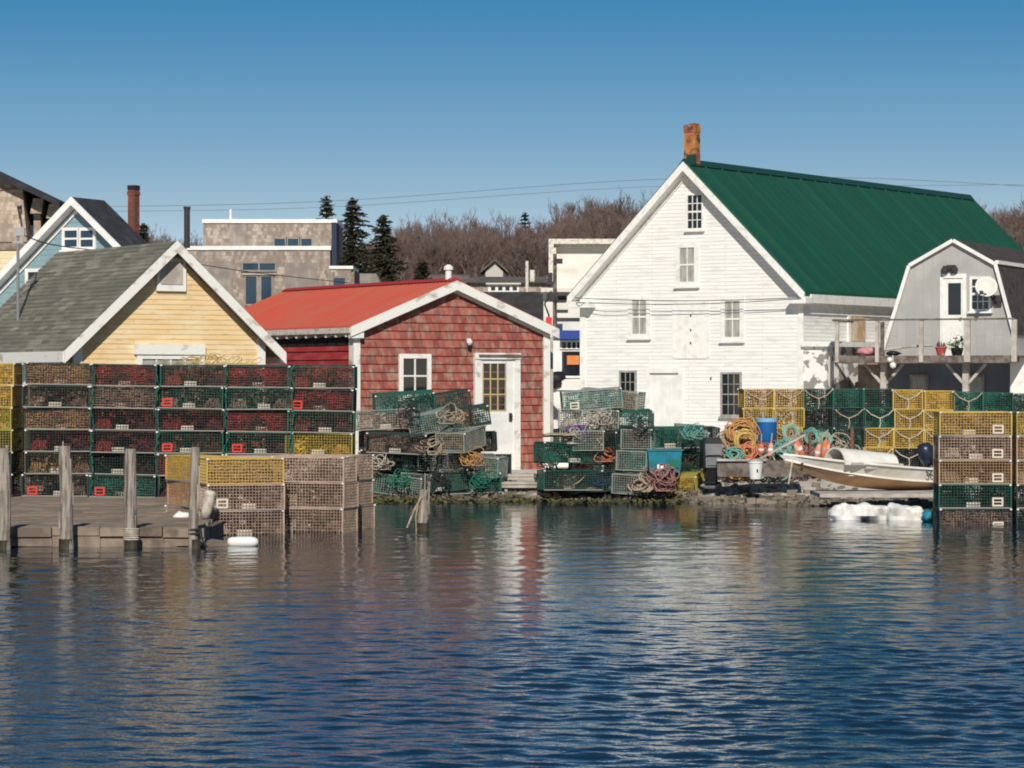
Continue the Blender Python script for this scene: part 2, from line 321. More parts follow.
# seaweed on the waterline in front of the red shed
sw = MB()
for k in range(800):
    px = 362+338*random.random()**2; D = random.gauss(52.6, .5); D = min(max(D, 51.2), 53.8)
    p = P(px, 500, D); x, y = p.x, D; z = max(gz(x, y), 0)+.004
    a = random.uniform(0, 6.28); l = random.uniform(.05, .16); w_ = random.uniform(.01, .035)
    d = Vector((math.cos(a)*l, math.sin(a)*l, 0)); n_ = Vector((-math.sin(a)*w_, math.cos(a)*w_, 0)); c0 = Vector((x, y, z)); h_ = Vector((0, 0, random.uniform(.01, .06)))
    sw.face([c0-d-n_, c0-d+n_, c0+h_+n_, c0+h_-n_]); sw.face([c0+h_-n_, c0+h_+n_, c0+d+n_, c0+d-n_])
tag(sw.build('seaweed', M['weed']), 'olive seaweed and slime along the waterline before the sheds', 'seaweed', kind='stuff')

ss_ = MB()
for k in range(1500):
    px = random.choice((random.uniform(690, 945), random.uniform(360, 720))); x = (px-CX)/F*52; D = shore(x)+abs(random.gauss(0, .9))-.35; x = (px-CX)/F*D; q = random.uniform(.012, .05)*(1 if random.random() < .93 else 2.0); z = gz(x, D)
    if z < -.05: continue
    c0 = Vector((x, D, z+q*.2)); v8 = [c0+Vector((a*q*random.uniform(.6, 1.2), b*q*random.uniform(.6, 1.2), c*q*random.uniform(.4, .8))) for c in (-1, 1) for a, b in ((-1, -1), (1, -1), (1, 1), (-1, 1))]
    ss_.hexa(v8[:4], v8[4:])
tag(ss_.build('shore_stones', mat('dark_shore_stones', (.24,.20,.165), .9, c2=(.10,.085,.065), ns=1.5, bump=.4)), 'small dark stones and shells scattered along the tide line', 'stones', kind='stuff')
# ------------------------------------------------------------ buildings toolkit
class Frame:
    """A wall plane: origin at its front-left foot, u to the right, y going back, turned by rz."""
    def __init__(s, px, D, phi, zb=0, near='left', pxr=None):
        # phi>0: depth runs to the right (right side wall visible); phi<0: depth runs to the left
        s.phi = phi; s.u = Vector((math.cos(phi), -math.sin(phi), 0)); s.d = Vector((math.sin(phi), math.cos(phi), 0))
        if near == 'left': s.o = Vector(((px-CX)/F*D, D, 0))
        else:
            a = Vector(((pxr-CX)/F*D, D, 0)); t = s.solve(px, a, -s.u); s.o = a-s.u*t
        s.o.z = zb
    def solve(s, px, o, d): k = (px-CX)/F; return (k*o.y-o.x)/(d.x-k*d.y)
    def at(s, px, py, y=0):          # pixel -> local (u, z) on the plane y
        o = s.o+s.d*y; t = s.solve(px, o, s.u); D = (o+s.u*t).y
        return t, H+(CY-py)/F*D-s.o.z
    def depth(s, px, u): return s.solve(px, s.o+s.u*u, s.d)
    def side(s, px, py, u):          # pixel -> local (y, z) on the side plane at u
        o = s.o+s.u*u; t = s.solve(px, o, s.d); D = (o+s.d*t).y
        return t, H+(CY-py)/F*D-s.o.z
    def rz(s): return -s.phi
def chev(W, he, hr, e, up, dn, apex=None):
    a = W/2; s = (hr-he)/a
    zl = hr-s*(a+e)
    return [(-e, zl-dn), (a, hr-dn), (W+e, zl-dn), (W+e, zl+up), (a, hr+up), (-e, zl+up)]
def clap_gable(mb, W, he, hr, step, z0=0, proud=.010, y=0, side=-1, base=.0):
    s = (hr-he)/(W/2)
    z = z0
    while z < hr-.02:
        z1 = min(z+step, hr-.005)
        def ex(zz): return 0 if zz <= he else (zz-he)/s
        a0, a1 = ex(z), ex(z1)
        yb, yt = y+side*proud, y+side*.003
        A = [(a0, yb, z), (W-a0, yb, z), (W-a1, yt, z1), (a1, yt, z1)]
        mb.face(A if side < 0 else A[::-1])
        mb.face([(a0, y, z), (W-a0, y, z), (W-a0, yb, z), (a0, yb, z)] if side < 0 else [(a0, yb, z), (W-a0, yb, z), (W-a0, y, z), (a0, y, z)])
        z = z1
def clap_side(mb, x, L, z0, z1, step, sgn, proud=.010):
    z = z0
    while z < z1-.01:
        zz = min(z+step, z1); xb = x+sgn*proud; xt = x+sgn*.003
        mb.face([(xb, 0, z), (xb, L, z), (xt, L, zz), (xt, 0, zz)] if sgn > 0 else [(xb, L, z), (xb, 0, z), (xt, 0, zz), (xt, L, zz)])
        mb.face([(x, L, z), (xb, L, z), (xb, 0, z), (x, 0, z)]); z = zz
def body(W, L, he, hr, step, y0=0):
    mb = MB(); mb.prism([(0, 0), (W, 0), (W, he), (W/2, hr), (0, he)], y0, y0+L)
    if step:
        clap_gable(mb, W, he, hr, step)
        clap_side(mb, W, L, 0, he, step, 1); clap_side(mb, 0, L, 0, he, step, -1)
    return mb
def window(parent, u0, u1, z0, z1, cols=2, rows=4, fm='white', gm='glass', fw=.09, y=0, sill=True, mw=.022, name='window', split=True, head=False):
    """Frame + muntins as one part; pane and sill as its sub-parts. u0..u1, z0..z1 are the glass opening."""
    f = MB(); yf = y-.06
    f.box(u0-fw, u0, yf, y+.02, z0-fw, z1+fw); f.box(u1, u1+fw, yf, y+.02, z0-fw, z1+fw)
    f.box(u0, u1, yf+.002, y+.02, z1, z1+fw); f.box(u0, u1, yf+.002, y+.02, z0-fw, z0)
    for k in range(1, cols):
        u = u0+(u1-u0)*k/cols; f.box(u-mw/2, u+mw/2, y-.045, y-.022, z0, z1)
    for k in range(1, rows):
        z = z0+(z1-z0)*k/rows; hh = mw/2 if not (split and k*2 == rows) else mw*1.1
        f.box(u0, u1, y-.049, y-.021, z-hh, z+hh)
    w_ = f.build(name, M[fm], parent)
    p = MB(); p.box(u0, u1, y-.028, y-.024, z0, z1); p.build('pane', M[gm], w_)
    if sill:
        s = MB(); s.box(u0-fw-.04, u1+fw+.04, y-.12, y-.002, z0-fw-.05, z0-fw-.003); s.build('sill', M[fm if fm != 'cream_trim' else 'wood'], w_)
    return w_
def winpx(fr, parent, x0, x1, y0, y1, **k):
    ua, za = fr.at(x0, y1); ub, zb = fr.at(x1, y0); return window(parent, ua, ub, za, zb, **k)
def ribs(mb, W, he, hr, e, up, y0, y1, step, rw=.04, rh=.035, sides=(1, -1)):
    a = W/2; s = (hr-he)/a; y = y0+.01
    while y < y1:
        for sg in sides:
            xe = a+sg*(a+e); ze = hr-s*(a+e)
            mb.hexa([(a, y, hr+up), (xe, y, ze+up), (xe, y+rw, ze+up), (a, y+rw, hr+up)] if sg < 0 else [(a, y, hr+up), (xe, y, ze+up), (xe, y+rw, ze+up), (a, y+rw, hr+up)],
                    [(a, y, hr+up+rh), (xe, y, ze+up+rh), (xe, y+rw, ze+up+rh), (a, y+rw, hr+up+rh)])
        y += step

# ============================================================ WHITE HOUSE
fr = Frame(581.5, 84, R(33), .35, near='right', pxr=803)
W, _ = fr.at(803, 400)
_, he = fr.at(803, 291); _, hr = fr.at(691, 169)
L = fr.depth(966, W/2)
rt = empty('white_house', fr.o, fr.rz(), 'large white clapboard house with long green metal roof and brick chimney', 'house')
wall = body(W, L, he, hr, .105).build('wall', M['white_clap'], rt)
o = .36; e = .22
r_ = MB(); r_.prism(chev(W, he, hr, e, .20, -.06), -o, L+o)
ribs(r_, W, he, hr, e, .20, -o, L+o, .98, .06, .055)
roof = r_.build('roof', M['green_roof'], rt)
rc = MB(); rc.prism([(W/2-.16, hr+.10), (W/2+.16, hr+.10), (W/2, hr+.285)], -o-.01, L+o+.01); rc.build('ridge_cap', M['green_ridge'], roof)
tr = MB(); tr.prism(chev(W, he, hr, e+.03, .19, .07), -o-.05, -o-.002); tr.prism(chev(W, he, hr, -.03, .05, .16), -.05, -.021)
tr.prism(chev(W, he, hr, e, .056, .03), -o, .0)
tr.build('rake_board', M['white'], rt)
s_ = (hr-he)/(W/2); ze = hr-s_*(W/2+e)
ev = MB(); ev.box(W+.02, W+e+.06, -.0, L+o, ze-.12, ze+.12); ev.box(W+.02, W+.06, .0, L, ze-.42, ze-.12)
ev.box(-e-.06, -.02, 0, L+o, ze-.12, ze+.12); ev.build('eave_trim', M['white'], rt)
rn = MB(); rn.box(-e-.06, .5, -o-.04, -.02, ze-.16, ze+.02); rn.build('eave_return', M['white'], rt)
rn = MB(); rn.box(W-.3, W+e+.07, -o-.04, -.02, ze-.14, ze+.03); rn.build('eave_return', M['white'], rt)
for uu in (-.03, W-.13):
    c = MB(); c.box(uu, uu+.16, -.045, -.0, 0, he-.05); c.build('corner_board', M['white'], rt)
winpx(fr, rt, 688.5, 702.5, 195, 228.5, cols=3, rows=4, fm='white', sill=True, fw=.05)
winpx(fr, rt, 680.5, 695, 247.5, 282, cols=2, rows=2, gm='curtain', fw=.13)
winpx(fr, rt, 633, 647, 300, 334, cols=2, rows=2, gm='curtain', fw=.12)
winpx(fr, rt, 725.5, 740.5, 301, 337, cols=2, rows=2, gm='curtain', fw=.12)
winpx(fr, rt, 621.5, 635.5, 372.5, 411, cols=3, rows=4, fm='old_sash', fw=.055, mw=.016)
winpx(fr, rt, 723, 740.5, 374, 414.5, cols=3, rows=4, fm='old_sash', fw=.055, mw=.016)
def panel(fr, name, parent, x0, x1, y0, y1, m, proud=.05, back=0):
    ua, za = fr.at(x0, y1); ub, zb = fr.at(x1, y0)
    p = MB(); p.box(ua, ub, -proud, -back, za, zb); return p.build(name, M[m], parent)
ua, za = fr.at(651, 444); ub, zb = fr.at(679.5, 373)
df = MB(); df.box(ua-.12, ua, -.07, 0, za, zb+.14); df.box(ub, ub+.12, -.07, 0, za, zb+.14); df.box(ua, ub, -.11, 0, zb+.0, zb+.14)
door = df.build('door_frame', M['white_clean'], rt)
dp = MB(); dp.box(ua, ub, -.03, 0, za, zb-.03)
for k in range(4): dp.box(ua+(ub-ua)*(k/4)+.02, ua+(ub-ua)*(k+1)/4-.004, -.036, -.03, za+.02, zb-.05)
dp.build('door', M['white_clean'], rt)
ua, za = fr.at(675.5, 356); ub, zb = fr.at(707, 304)
dp = MB(); dp.box(ua, ub, -.024, 0, za, zb); dp.box(ua-.09, ua, -.03, 0, za-.05, zb+.1); dp.box(ub, ub+.09, -.03, 0, za-.05, zb+.1); dp.box(ua, ub, -.03, 0, zb, zb+.1); dp.box(ua, ub, -.03, 0, za-.08, za)
hd = dp.build('hayloft_door', M['white'], rt)
um = (ua+ub)/2
hn = MB()
for zz in (.25, .5, .78): hn.box(um-.02, um+.02, -.04, -.025, za+(zb-za)*zz-.03, za+(zb-za)*zz+.03)
hn.build('latch', M['iron'], hd)
for x0, y0 in ((711, 378),):
    u_, z_ = fr.at(x0, y0); b_ = MB(); b_.tube([(u_, -.02, z_), (u_+.03, -.08, z_), (u_+.06, -.08, z_+.02)], .02, 6); b_.build('wall_hook', M['iron'], rt)
# chimney
uc, zc = fr.at(693, 158, 1.0); _, zt = fr.at(693, 126, .6)
ch = MB(); ch.box(W/2-.26, W/2+.11, .12, .42, hr-.3, zt-.12); ch.box(W/2-.272, W/2+.12, .11, .43, zt-.22, zt-.03); ch.box(W/2-.10, W/2+.10, .14, .40, zt-.03, zt+.035); ch.box(W/2-.26, W/2-.02, .13, .40, zt-.03, zt)
chm = ch.build('chimney', M['brick'], rt)
cp = MB(); cp.box(W/2-.0, W/2+.10, .16, .38, zt-.028, zt-.02); cp.build('flue', M['dark'], chm)
fl = MB(); fl.box(W/2-.12, W/2+.16, .02, .099, hr+.15, hr+.42); fl.build('flashing', M['green_ridge'], chm)
# side wall: boarded opening, low annex with flat ledge
y0_, z1_ = fr.side(849, 303, W); y1_, z0_ = fr.side(864, 341, W)
bo = MB(); bo.box(W+.02, W+.05, y0_, y1_, z0_, z1_); bo.build('boarded_opening', M['rust'], rt)
tb = MB(); tb.box(W+.02, W+.06, y0_-.16, y0_-.003, z0_-.1, z1_+.06); tb.build('corner_board', M['white'], rt)
_, zl = fr.side(803, 346, W+.0)
M['peel_wall'] = mat('peeling_whitewashed_masonry', (.80,.79,.76), .9, c2=(.28,.26,.245), scale=(1,1.0,1), ns=2.6, lo=.50, hi=.53, bump=.6, bs=8, detail=9)
an = MB(); an.box(W+.02, W+.75, -.02, L*.62, 0, zl-.02); an.build('masonry_plinth', M['peel_wall'], rt)
an = MB(); an.box(W+.02, W+.95, -.15, L*.62, zl-.02, zl+.12); an.build('ledge_roof', M['white'], rt)

# ============================================================ GREY GAMBREL HOUSE with deck
fg = Frame(880, 82, R(24), .4, near='right', pxr=1014)
gr = empty('gambrel_house', fg.o, fg.rz(), 'grey gambrel house with dark shingle roof and raised wooden deck', 'house')
sec = [fg.at(*q) for q in ((884, 352), (910.5, 266), (954, 241), (996, 264.5), (1015, 335))]
Lg = 7.5
deckz = fg.at(960, 356)[1]
bm_ = MB(); a0 = sec[0][0]+.05; a4 = fg.at(1012, 350)[0]
bm_.prism([(a0, deckz-.2), (a4, deckz-.2), sec[4], sec[3], sec[2], sec[1], sec[0]], 0, Lg)
bm_.build('wall', M['grey_board'], gr)
lw = MB(); lw.box(a0+.12, a4, .12, Lg, 0, deckz-.2); lw.build('lower_wall', M['grey_wall_shade'], gr)
lw = MB(); lw.box(a0-.9, a0+.12, .3, 3, 0, deckz-.15); lw.build('brown_lean_to', M['wood_brown'], gr)
lw = MB(); lw.box(a4, a4+.5, -.2, 2, 0, deckz-.0); lw.build('painted_sunlit_panel', M['white'], gr)  # sunlit end of the lower wall, put in as a white panel
tk = .05
def thick(seg, t):
    (xa, za), (xb, zb) = seg; n_ = Vector((-(zb-za), xb-xa)).normalized()*t; return [(xa, za), (xb, zb), (xb+n_.x, zb+n_.y), (xa+n_.x, za+n_.y)]
rr = MB()
for k in range(4): rr.prism(thick((sec[k], sec[k+1]), tk), -.10, Lg)
rr.build('roof', M['brown_roof'], gr)
rk = MB()
for k in range(4): rk.prism(thick((sec[k], sec[k+1]), tk+.012), -.14, -.101)
for k in range(4):
    q = thick((sec[k], sec[k+1]), -.035); rk.prism(q[::-1], -.14, -.02)
rk.build('rake_board', M['white_clean'], gr)
kb = MB(); kb.beam((sec[3][0]+.05, -.1, sec[3][1]+.06), (sec[3][0]+.05, Lg, sec[3][1]+.06), .10, .10); kb.build('roof_break_trim', M['white'], gr)
kb = MB(); kb.box(sec[2][0]-.55, sec[2][0]-.1, 1.5, 2.0, sec[2][1]-.3, sec[2][1]+.06); kb.build('vent_box', M['dark'], gr)
# door
ua, za = fg.at(944, 351); ub, zb = fg.at(964, 278)
df = MB(); df.box(ua-.1, ua, -.07, 0, deckz, zb+.12); df.box(ub-.02, ub+.08, -.07, 0, deckz, zb+.12); df.box(ua, ub, -.09, 0, zb, zb+.12)
df.build('door_frame', M['white_clean'], gr)
dp = MB(); g0, gz0 = fg.at(948.5, 315); g1, gz1 = fg.at(961.5, 283)
dp.box(ua, g0, -.05, 0, deckz, zb); dp.box(g1, ub-.02, -.05, 0, deckz, zb); dp.box(g0, g1, -.05, 0, deckz, gz0); dp.box(g0, g1, -.05, 0, gz1, zb)
dd = dp.build('door', M['white'], gr)
p_ = MB(); p_.box(g0, g1, -.03, -.02, gz0, gz1); p_.build('pane', M['glass'], dd)
p_ = MB(); p_.tube([(ub-.07, -.05, gz0-.1), (ub-.07, -.12, gz0-.1)], .03, 8); p_.build('handle', M['iron'], dd)
winpx(fg, gr, 972.5, 989, 279, 309, cols=3, rows=4, fm='white_clean', fw=.07, mw=.03)
# lamp over door
u_, z_ = fg.at(951, 268); lm = MB(); lm.box(u_-.1, u_+.12, -.12, 0, z_-.05, z_+.08); lm.lathe([(.03,-.02),(.10,-.12),(.11,-.2),(.02,-.21)], 10, (u_-.14, -.16, z_+.08)); lm.lathe([(.03,-.02),(.10,-.12),(.11,-.2),(.02,-.21)], 10, (u_+.14, -.16, z_+.10))
lm.build('porch_lamp', M['iron'], gr)
# lower windows
for x0, x1 in ((911, 925), (965, 981)):
    ua, za = fg.at(x0, 391); ub, zb = fg.at(x1, 377); window(gr, ua, ub, za-.2, zb, cols=1, rows=1, fm='wood', gm='curtain' , y=.12, fw=.07, sill=False)
# satellite dish
u_, z_ = fg.at(992, 206)
u_, z_ = fg.at(991, 288)
sd = empty('satellite_dish', fr.o*0+fg.o+fg.u*u_+fg.d*(-.5)+Vector((0, 0, z_)), fg.rz(), 'pale grey satellite dish on dark arm beside the gambrel house window', 'satellite dish')
dm = MB(); prof = []
dm.M = Matrix.Rotation(R(18), 4, 'Z') @ Matrix.Rotation(R(68), 4, 'X') @ Matrix.Scale(1, 4)
dm.lathe([(.01,.0),(.12,.012),(.22,.04),(.30,.08),(.305,.075),(.22,.03),(.12,-.002),(.01,-.012)], 24); dm.build('dish', M['dish'], sd, smooth=True)
am = MB(); am.tube([(.0, .02, -.02), (.08, .18, -.25), (.18, .46, -.42), (.18, .5, -.3)], .035, 8); am.tube([(.05, -.02, -.2), (-.02, -.42, -.16)], .018, 6); am.box(.1, .3, .42, .48, -.5, -.2); am.box(-.06, .02, -.48, -.38, -.2, -.1)
am.build('bracket', M['iron'], sd)
# deck
dl, _ = fg.at(834, 356, -1.6); dr, _ = fg.at(1015, 356, -1.6)
dk = MB(); n_ = 12
for k in range(n_): dk.box(dl, dr, -1.6+k*.132, -1.6+k*.132+.126, deckz-.04, deckz)
dk.box(dl, dr, -1.63, -1.601, deckz-.20, deckz-.003); dk.box(dl, dl+.05, -1.6, -.02, deckz-.2, deckz-.045)
for k in range(6): dk.box(dl+.3+k*(dr-dl-.6)/5, dl+.35+k*(dr-dl-.6)/5, -1.6, -.02, deckz-.18, deckz-.045)
dk.build('deck', M['wood_dark'], gr)
railz = fg.at(920, 320, -1.6)[1]
for x0, wd in ((838, .10), (878, .10), (922, .11), (968, .17), (1015, .14)):
    u_, _ = fg.at(x0, 350, -1.6); ps = MB(); ps.box(u_-wd/2, u_+wd/2, -1.72, -1.635, deckz-.18, railz-.01); ps.build('deck_post', M['rail'], gr)
for yy in (-.1,):
    u_, _ = fg.at(883, 350, -.1); ps = MB(); ps.box(u_-.05, u_+.05, yy-.1, yy-.02, deckz, railz-.01); ps.build('deck_post', M['wood_dark'], gr)
rl = MB(); rl.box(dl-.02, dr, -1.74, -1.60, railz-.01, railz+.035); rl.beam((dl+.03, -1.6, railz), (dl+.03, -.05, railz), .08, .05)
rl.build('handrail', M['wood_dark'], gr)
for x0 in (884, 966):
    u_, _ = fg.at(x0, 370, -1.2); c = MB(); c.box(u_-.08, u_+.08, -1.28, -1.12, 0, deckz-.2)
    c.beam((u_-.07, -1.2, deckz-.75), (u_-.55, -1.2, deckz-.22), .07); c.beam((u_+.07, -1.2, deckz-.75), (u_+.55, -1.2, deckz-.22), .07)
    c.build('deck_column', M['rail'], gr)
def at_deck(px, py=352, y=-1.2): u_, _ = fg.at(px, py, y); return fg.o+fg.u*u_+fg.d*y+Vector((0, 0, deckz))
# things on the deck
pot = empty('flower_pot', at_deck(941), 0, 'red flower pot standing on the deck left of the plant', 'flower pot')
m_ = MB(); m_.lathe([(.10,0),(.15,.20),(.17,.20),(.17,.24),(.12,.24),(.11,.15)], 14); m_.build('pot', mat('red_glazed_pot', (.45,.08,.07), .5, c2=(.6,.5,.45), ns=6, lo=.62, hi=.66), pot, smooth=False)
m_ = MB(); 
for k in range(14): a = k*.9; m_.face([(0,0,.18),(.1*math.cos(a),.1*math.sin(a),.32+.05*(k%3)),(.14*math.cos(a+.3),.14*math.sin(a+.3),.28)])
m_.build('dry_plant', M['twig2'], pot)
pot = empty('potted_plant', at_deck(957), 0, 'leafy green plant with pale flowers in a dark pot on the deck', 'potted plant')
m_ = MB(); m_.lathe([(.13,0),(.18,.2),(.16,.21),(.14,.1)], 14); m_.build('pot', M['black'], pot)
m_ = MB()
for k in range(150):
    a = random.uniform(0, 6.28); r = random.uniform(0, .3); z = random.uniform(.15, .5-.4*r); c0 = Vector((r*math.cos(a), r*math.sin(a), z)); q = Vector((random.uniform(-1,1), random.uniform(-1,1), random.uniform(-.5,1)))*.06; q2 = Vector((random.uniform(-1,1), random.uniform(-1,1), random.uniform(-.5,1)))*.06
    m_.face([c0, c0+q, c0+q+q2, c0+q2])
m_.build('foliage', M['leaf'], pot)
for k in range(12):
    m_ = MB(); a = random.uniform(0, 6.28); r = random.uniform(0.05, .28); c0 = Vector((r*math.cos(a)+.03, r*math.sin(a)-.05, random.uniform(.3, .6))); m_.box(c0.x-.025, c0.x+.025, c0.y-.025, c0.y+.025, c0.z-.025, c0.z+.025)
    m_.build('flower', M['white_clean'], pot)
def lump(name, loc, rx, ry, rz_, m, label, cat, seed=0, amp=.25, rot=0, group=None, parent=None, n=18, fr_=2.2):
    mb = MB(); rings = []
    for i in range(n//2+1):
        th = math.pi*i/(n//2)
        for j in range(n):
            a = 2*math.pi*j/n; d = Vector((math.sin(th)*math.cos(a), math.sin(th)*math.sin(a), math.cos(th)))
            k = 1+amp*noise.noise(d*fr_+Vector((seed*3.1, 0, 0))); mb.v.append((d.x*rx*k, d.y*ry*k, rz_+d.z*rz_*k))
    for i in range(n//2):
        for j in range(n): a = i*n+j; b = i*n+(j+1) % n; mb.f.append([a, a+n, b+n, b])
    o_ = mb.build(name, m, parent, smooth=True, loc=loc, rz=rot); return tag(o_, label, cat, group)
lump('net_bundle', at_deck(866), .28, .2, .12, mat('pink_net', (.62,.30,.30), .9, c2=(.5,.2,.22), ns=9, bump=.8), 'pink bundle of netting on the left end of the deck', 'net bundle', 1, .4)
bt = MB(); p0 = at_deck(884); p1 = at_deck(933); bt.tube([p0+Vector((0, 0, .16)), (p0+p1)/2+Vector((0, 0, .25)), p1+Vector((0, 0, .28))], .035, 8)
tag(bt.build('wooden_spar', M['rail']), 'long pale wooden spar leaning along the deck floor', 'spar')
lump('dark_bag', at_deck(893), .2, .15, .07, M['black'], 'small black bag lying on the deck under the spar', 'bag', 5, .4)
fb = MB(); fb.M = Matrix.Translation(at_deck(893, 352, -1.78)+Vector((0, 0, -.35)))
fb.lathe([(.02,0),(.08,.04),(.09,.13),(.03,.17)], 10); fb.lathe([(.02,.17),(.07,.2),(.07,.28),(.02,.31)], 10, (-.09, 0, 0)); fb.tube([(0,0,.17),(0,.05,.36)], .012, 5)
tag(fb.build('white_float', M['foam'], smooth=True), 'pair of small white floats hanging from the deck edge', 'float')

# ============================================================ RED SHED
fs = Frame(354, 55.6, -R(30), .42)
W, _ = fs.at(547, 400); _, he = fs.at(354, 328); _, hr = fs.at(450, 285.5)
he2 = fs.at(547, 331)[1]; he = (he+he2)/2
L = fs.depth(287, W/2)
rs = empty('red_shed', fs.o, fs.rz(), 'red shingled shed with red metal roof and white door', 'shed')
mb = MB(); mb.prism([(0, -.3), (W, -.3), (W, he), (W/2, hr), (0, he)], 0, L); clap_gable(mb, W, he, hr, .155, proud=.028); clap_side(mb, W, L, 0, he, .155, 1, .025)
wl = mb.build('wall', M['red_shingle'], rs)
mb = MB(); clap_side(mb, -.006, L, -.3, he-.30, .16, -1, .025); mb.build('side_wall', M['red_clap'], rs)
mb = MB(); mb.box(-.03, -.008, .05, L-.05, he-.30, he-.02); mb.build('eave_shade_strip', M['dark'], rs)  # near-black strip painting the shadow below the eave
o = .16; e = .14
r_ = MB(); r_.prism(chev(W, he, hr, e, .10, -.04), -o, L+.1); ribs(r_, W, he, hr, e, .10, -o, L+.1, .15, .02, .012)
rf = r_.build('roof', M['red_roof'], rs)
rc = MB()
y = -o
while y < L: rc.prism([(W/2-.13, hr+.085), (W/2+.13, hr+.085), (W/2, hr+.15)], y, y+.10); y += .15
rc.prism([(W/2-.10, hr+.085), (W/2+.10, hr+.085), (W/2, hr+.135)], -o-.01, L+.11)
rc.build('ridge_cap', mat('dark_red_ridge', (.36,.035,.04), .5), rf)
tr = MB(); tr.prism(chev(W, he, hr, e+.02, .09, .09), -o-.04, -o-.002); tr.prism(chev(W, he, hr, e, .036, .02), -o, 0)
tr.prism(chev(W, he, hr, -.02, 0, .13), -.05, -.03); tr.build('rake_board', M['cream_trim'] if 0 else M['white_peel'], rs)
s_ = (hr-he)/(W/2); ze = hr-s_*(W/2+e)
ev = MB(); ev.box(-e-.03, -e, -o, L+.1, ze-.03, ze+.07); ev.build('eave_edge', M['cream_trim'], rs)
ev = MB()
k = 0; y = 0.05
while y < L:
    ev.box(-e, -.03, y, y+.05, ze-.10, ze+.0); y += .42
ev.box(-.05, -.031, 0, L, he-.14, he-.05)
ev.build('rafter_tail', M['white_peel'], rs)
for uu in (-.035, W-.10):
    c = MB(); c.box(uu, uu+.14, -.055, 0, -.3, he-.02); c.box(uu if uu < 1 else uu+.10, (uu+.02) if uu < 1 else uu+.145, 0, .14, -.3, he-.04); c.build('corner_board', M['white_peel'], rs)
bk = MB(); bk.box(-.14, .12, -.17, -.05, he-.18, he-.07); bk.build('eave_return', M['white'], rs)
winpx(fs, rs, 402, 426, 358.5, 393.5, cols=2, rows=2, fm='white', fw=.085, split=False, mw=.03)
ua, za = fs.at(479, 468); ub, zb = fs.at(513, 362)
df = MB(); df.box(ua-.13, ua, -.08, 0, -.12, zb+.05); df.box(ub, ub+.12, -.08, 0, -.12, zb+.05); df.box(ua-.13, ub+.12, -.10, 0, zb+.051, zb+.17); df.build('door_frame', M['white_peel'], rs)
hd_ = MB(); hd_.box(ua-.06, ub+.1, -.13, -.10, zb+.10, zb+.14); hd_.build('door_hood', M['wood_dark'], rs)
g0, gz0 = fs.at(481.5, 410); g1, gz1 = fs.at(504, 363.5)
g0, g1 = fs.at(482, 400)[0], fs.at(504, 400)[0]
dp = MB(); dp.box(ua, g0, -.05, 0, 0, zb+.05); dp.box(g1, ub, -.05, 0, 0, zb+.05); dp.box(g0, g1, -.05, 0, 0, gz0); dp.box(g0, g1, -.05, 0, gz1, zb+.05)
dp.box(g0+.02, g1-.02, -.062, -.05, .18, gz0-.18)
dd = dp.build('door', M['white_clean'], rs)
mt = MB()
for k in (1, 2): u_ = g0+(g1-g0)*k/3; mt.box(u_-.013, u_+.013, -.045, -.03, gz0, gz1)
for k in (1, 2): z_ = gz0+(gz1-gz0)*k/3; mt.box(g0, g1, -.047, -.028, z_-.013, z_+.013)
mt.box(g0-.02, g0, -.06, -.02, gz0-.02, gz1+.02); mt.box(g1, g1+.02, -.06, -.02, gz0-.02, gz1+.02); mt.box(g0, g1, -.06, -.02, gz0-.02, gz0)
mt.build('muntin', mat('tan_muntins', (.50,.40,.20), .7), dd)
p_ = MB(); p_.box(g0, g1, -.026, -.02, gz0, gz1); p_.build('pane', M['glass'], dd)
p_ = MB(); p_.box(ub-.12, ub-.06, -.075, -.05, gz0-.22, gz0-.06); p_.tube([(ub-.09, -.07, gz0-.12), (ub-.09, -.12, gz0-.12)], .02, 8); p_.build('handle', M['iron'], dd)
u_, z_ = fs.at(467, 343)
lp = MB(); lp.lathe([(.03,0),(.055,-.03),(.055,-.07),(.03,-.11)], 12, (u_, -.10, z_+.07)); lp.tube([(u_, 0, z_+.06), (u_, -.1, z_+.06)], .03, 8); lo_ = lp.build('outdoor_lamp', M['white_clean'], rs)
lp = MB(); lp.lathe([(.035,0),(.04,-.03),(.02,-.06)], 10, (u_+.005, -.105, z_-.04)); lp.build('lens', M['dark'], lo_)
st = MB(); xa, xb = (503-CX)/F*54, (548-CX)/F*54
for k, (y0_, zt_) in enumerate(((54.15, .43), (53.75, .30))):
    for q in range(2): st.box(xa-.03*k, xb+.04*k, y0_+q*.19, y0_+q*.19+.17, zt_-.04, zt_+.004*q)
    st.box(xa-.03*k, xb+.04*k-.01, y0_+.02, y0_+.05, zt_-.10, zt_-.045)
for xx in (xa+.03, xb-.08): st.box(xx, xx+.05, 53.82, 54.5, -.1, .255); st.box(xx, xx+.05, 54.2, 54.5, .256, .388)
tag(st.build('wooden_steps', M['rail']), 'low weathered wooden steps below the red shed door', 'steps')
cpv = MB(); cpv.lathe([(.06,0),(.06,.2),(.09,.2),(.09,.26),(.03,.30)], 10, (W/2, .15, hr+.1)); cpv.build('roof_vent', M['bucket'], rs)

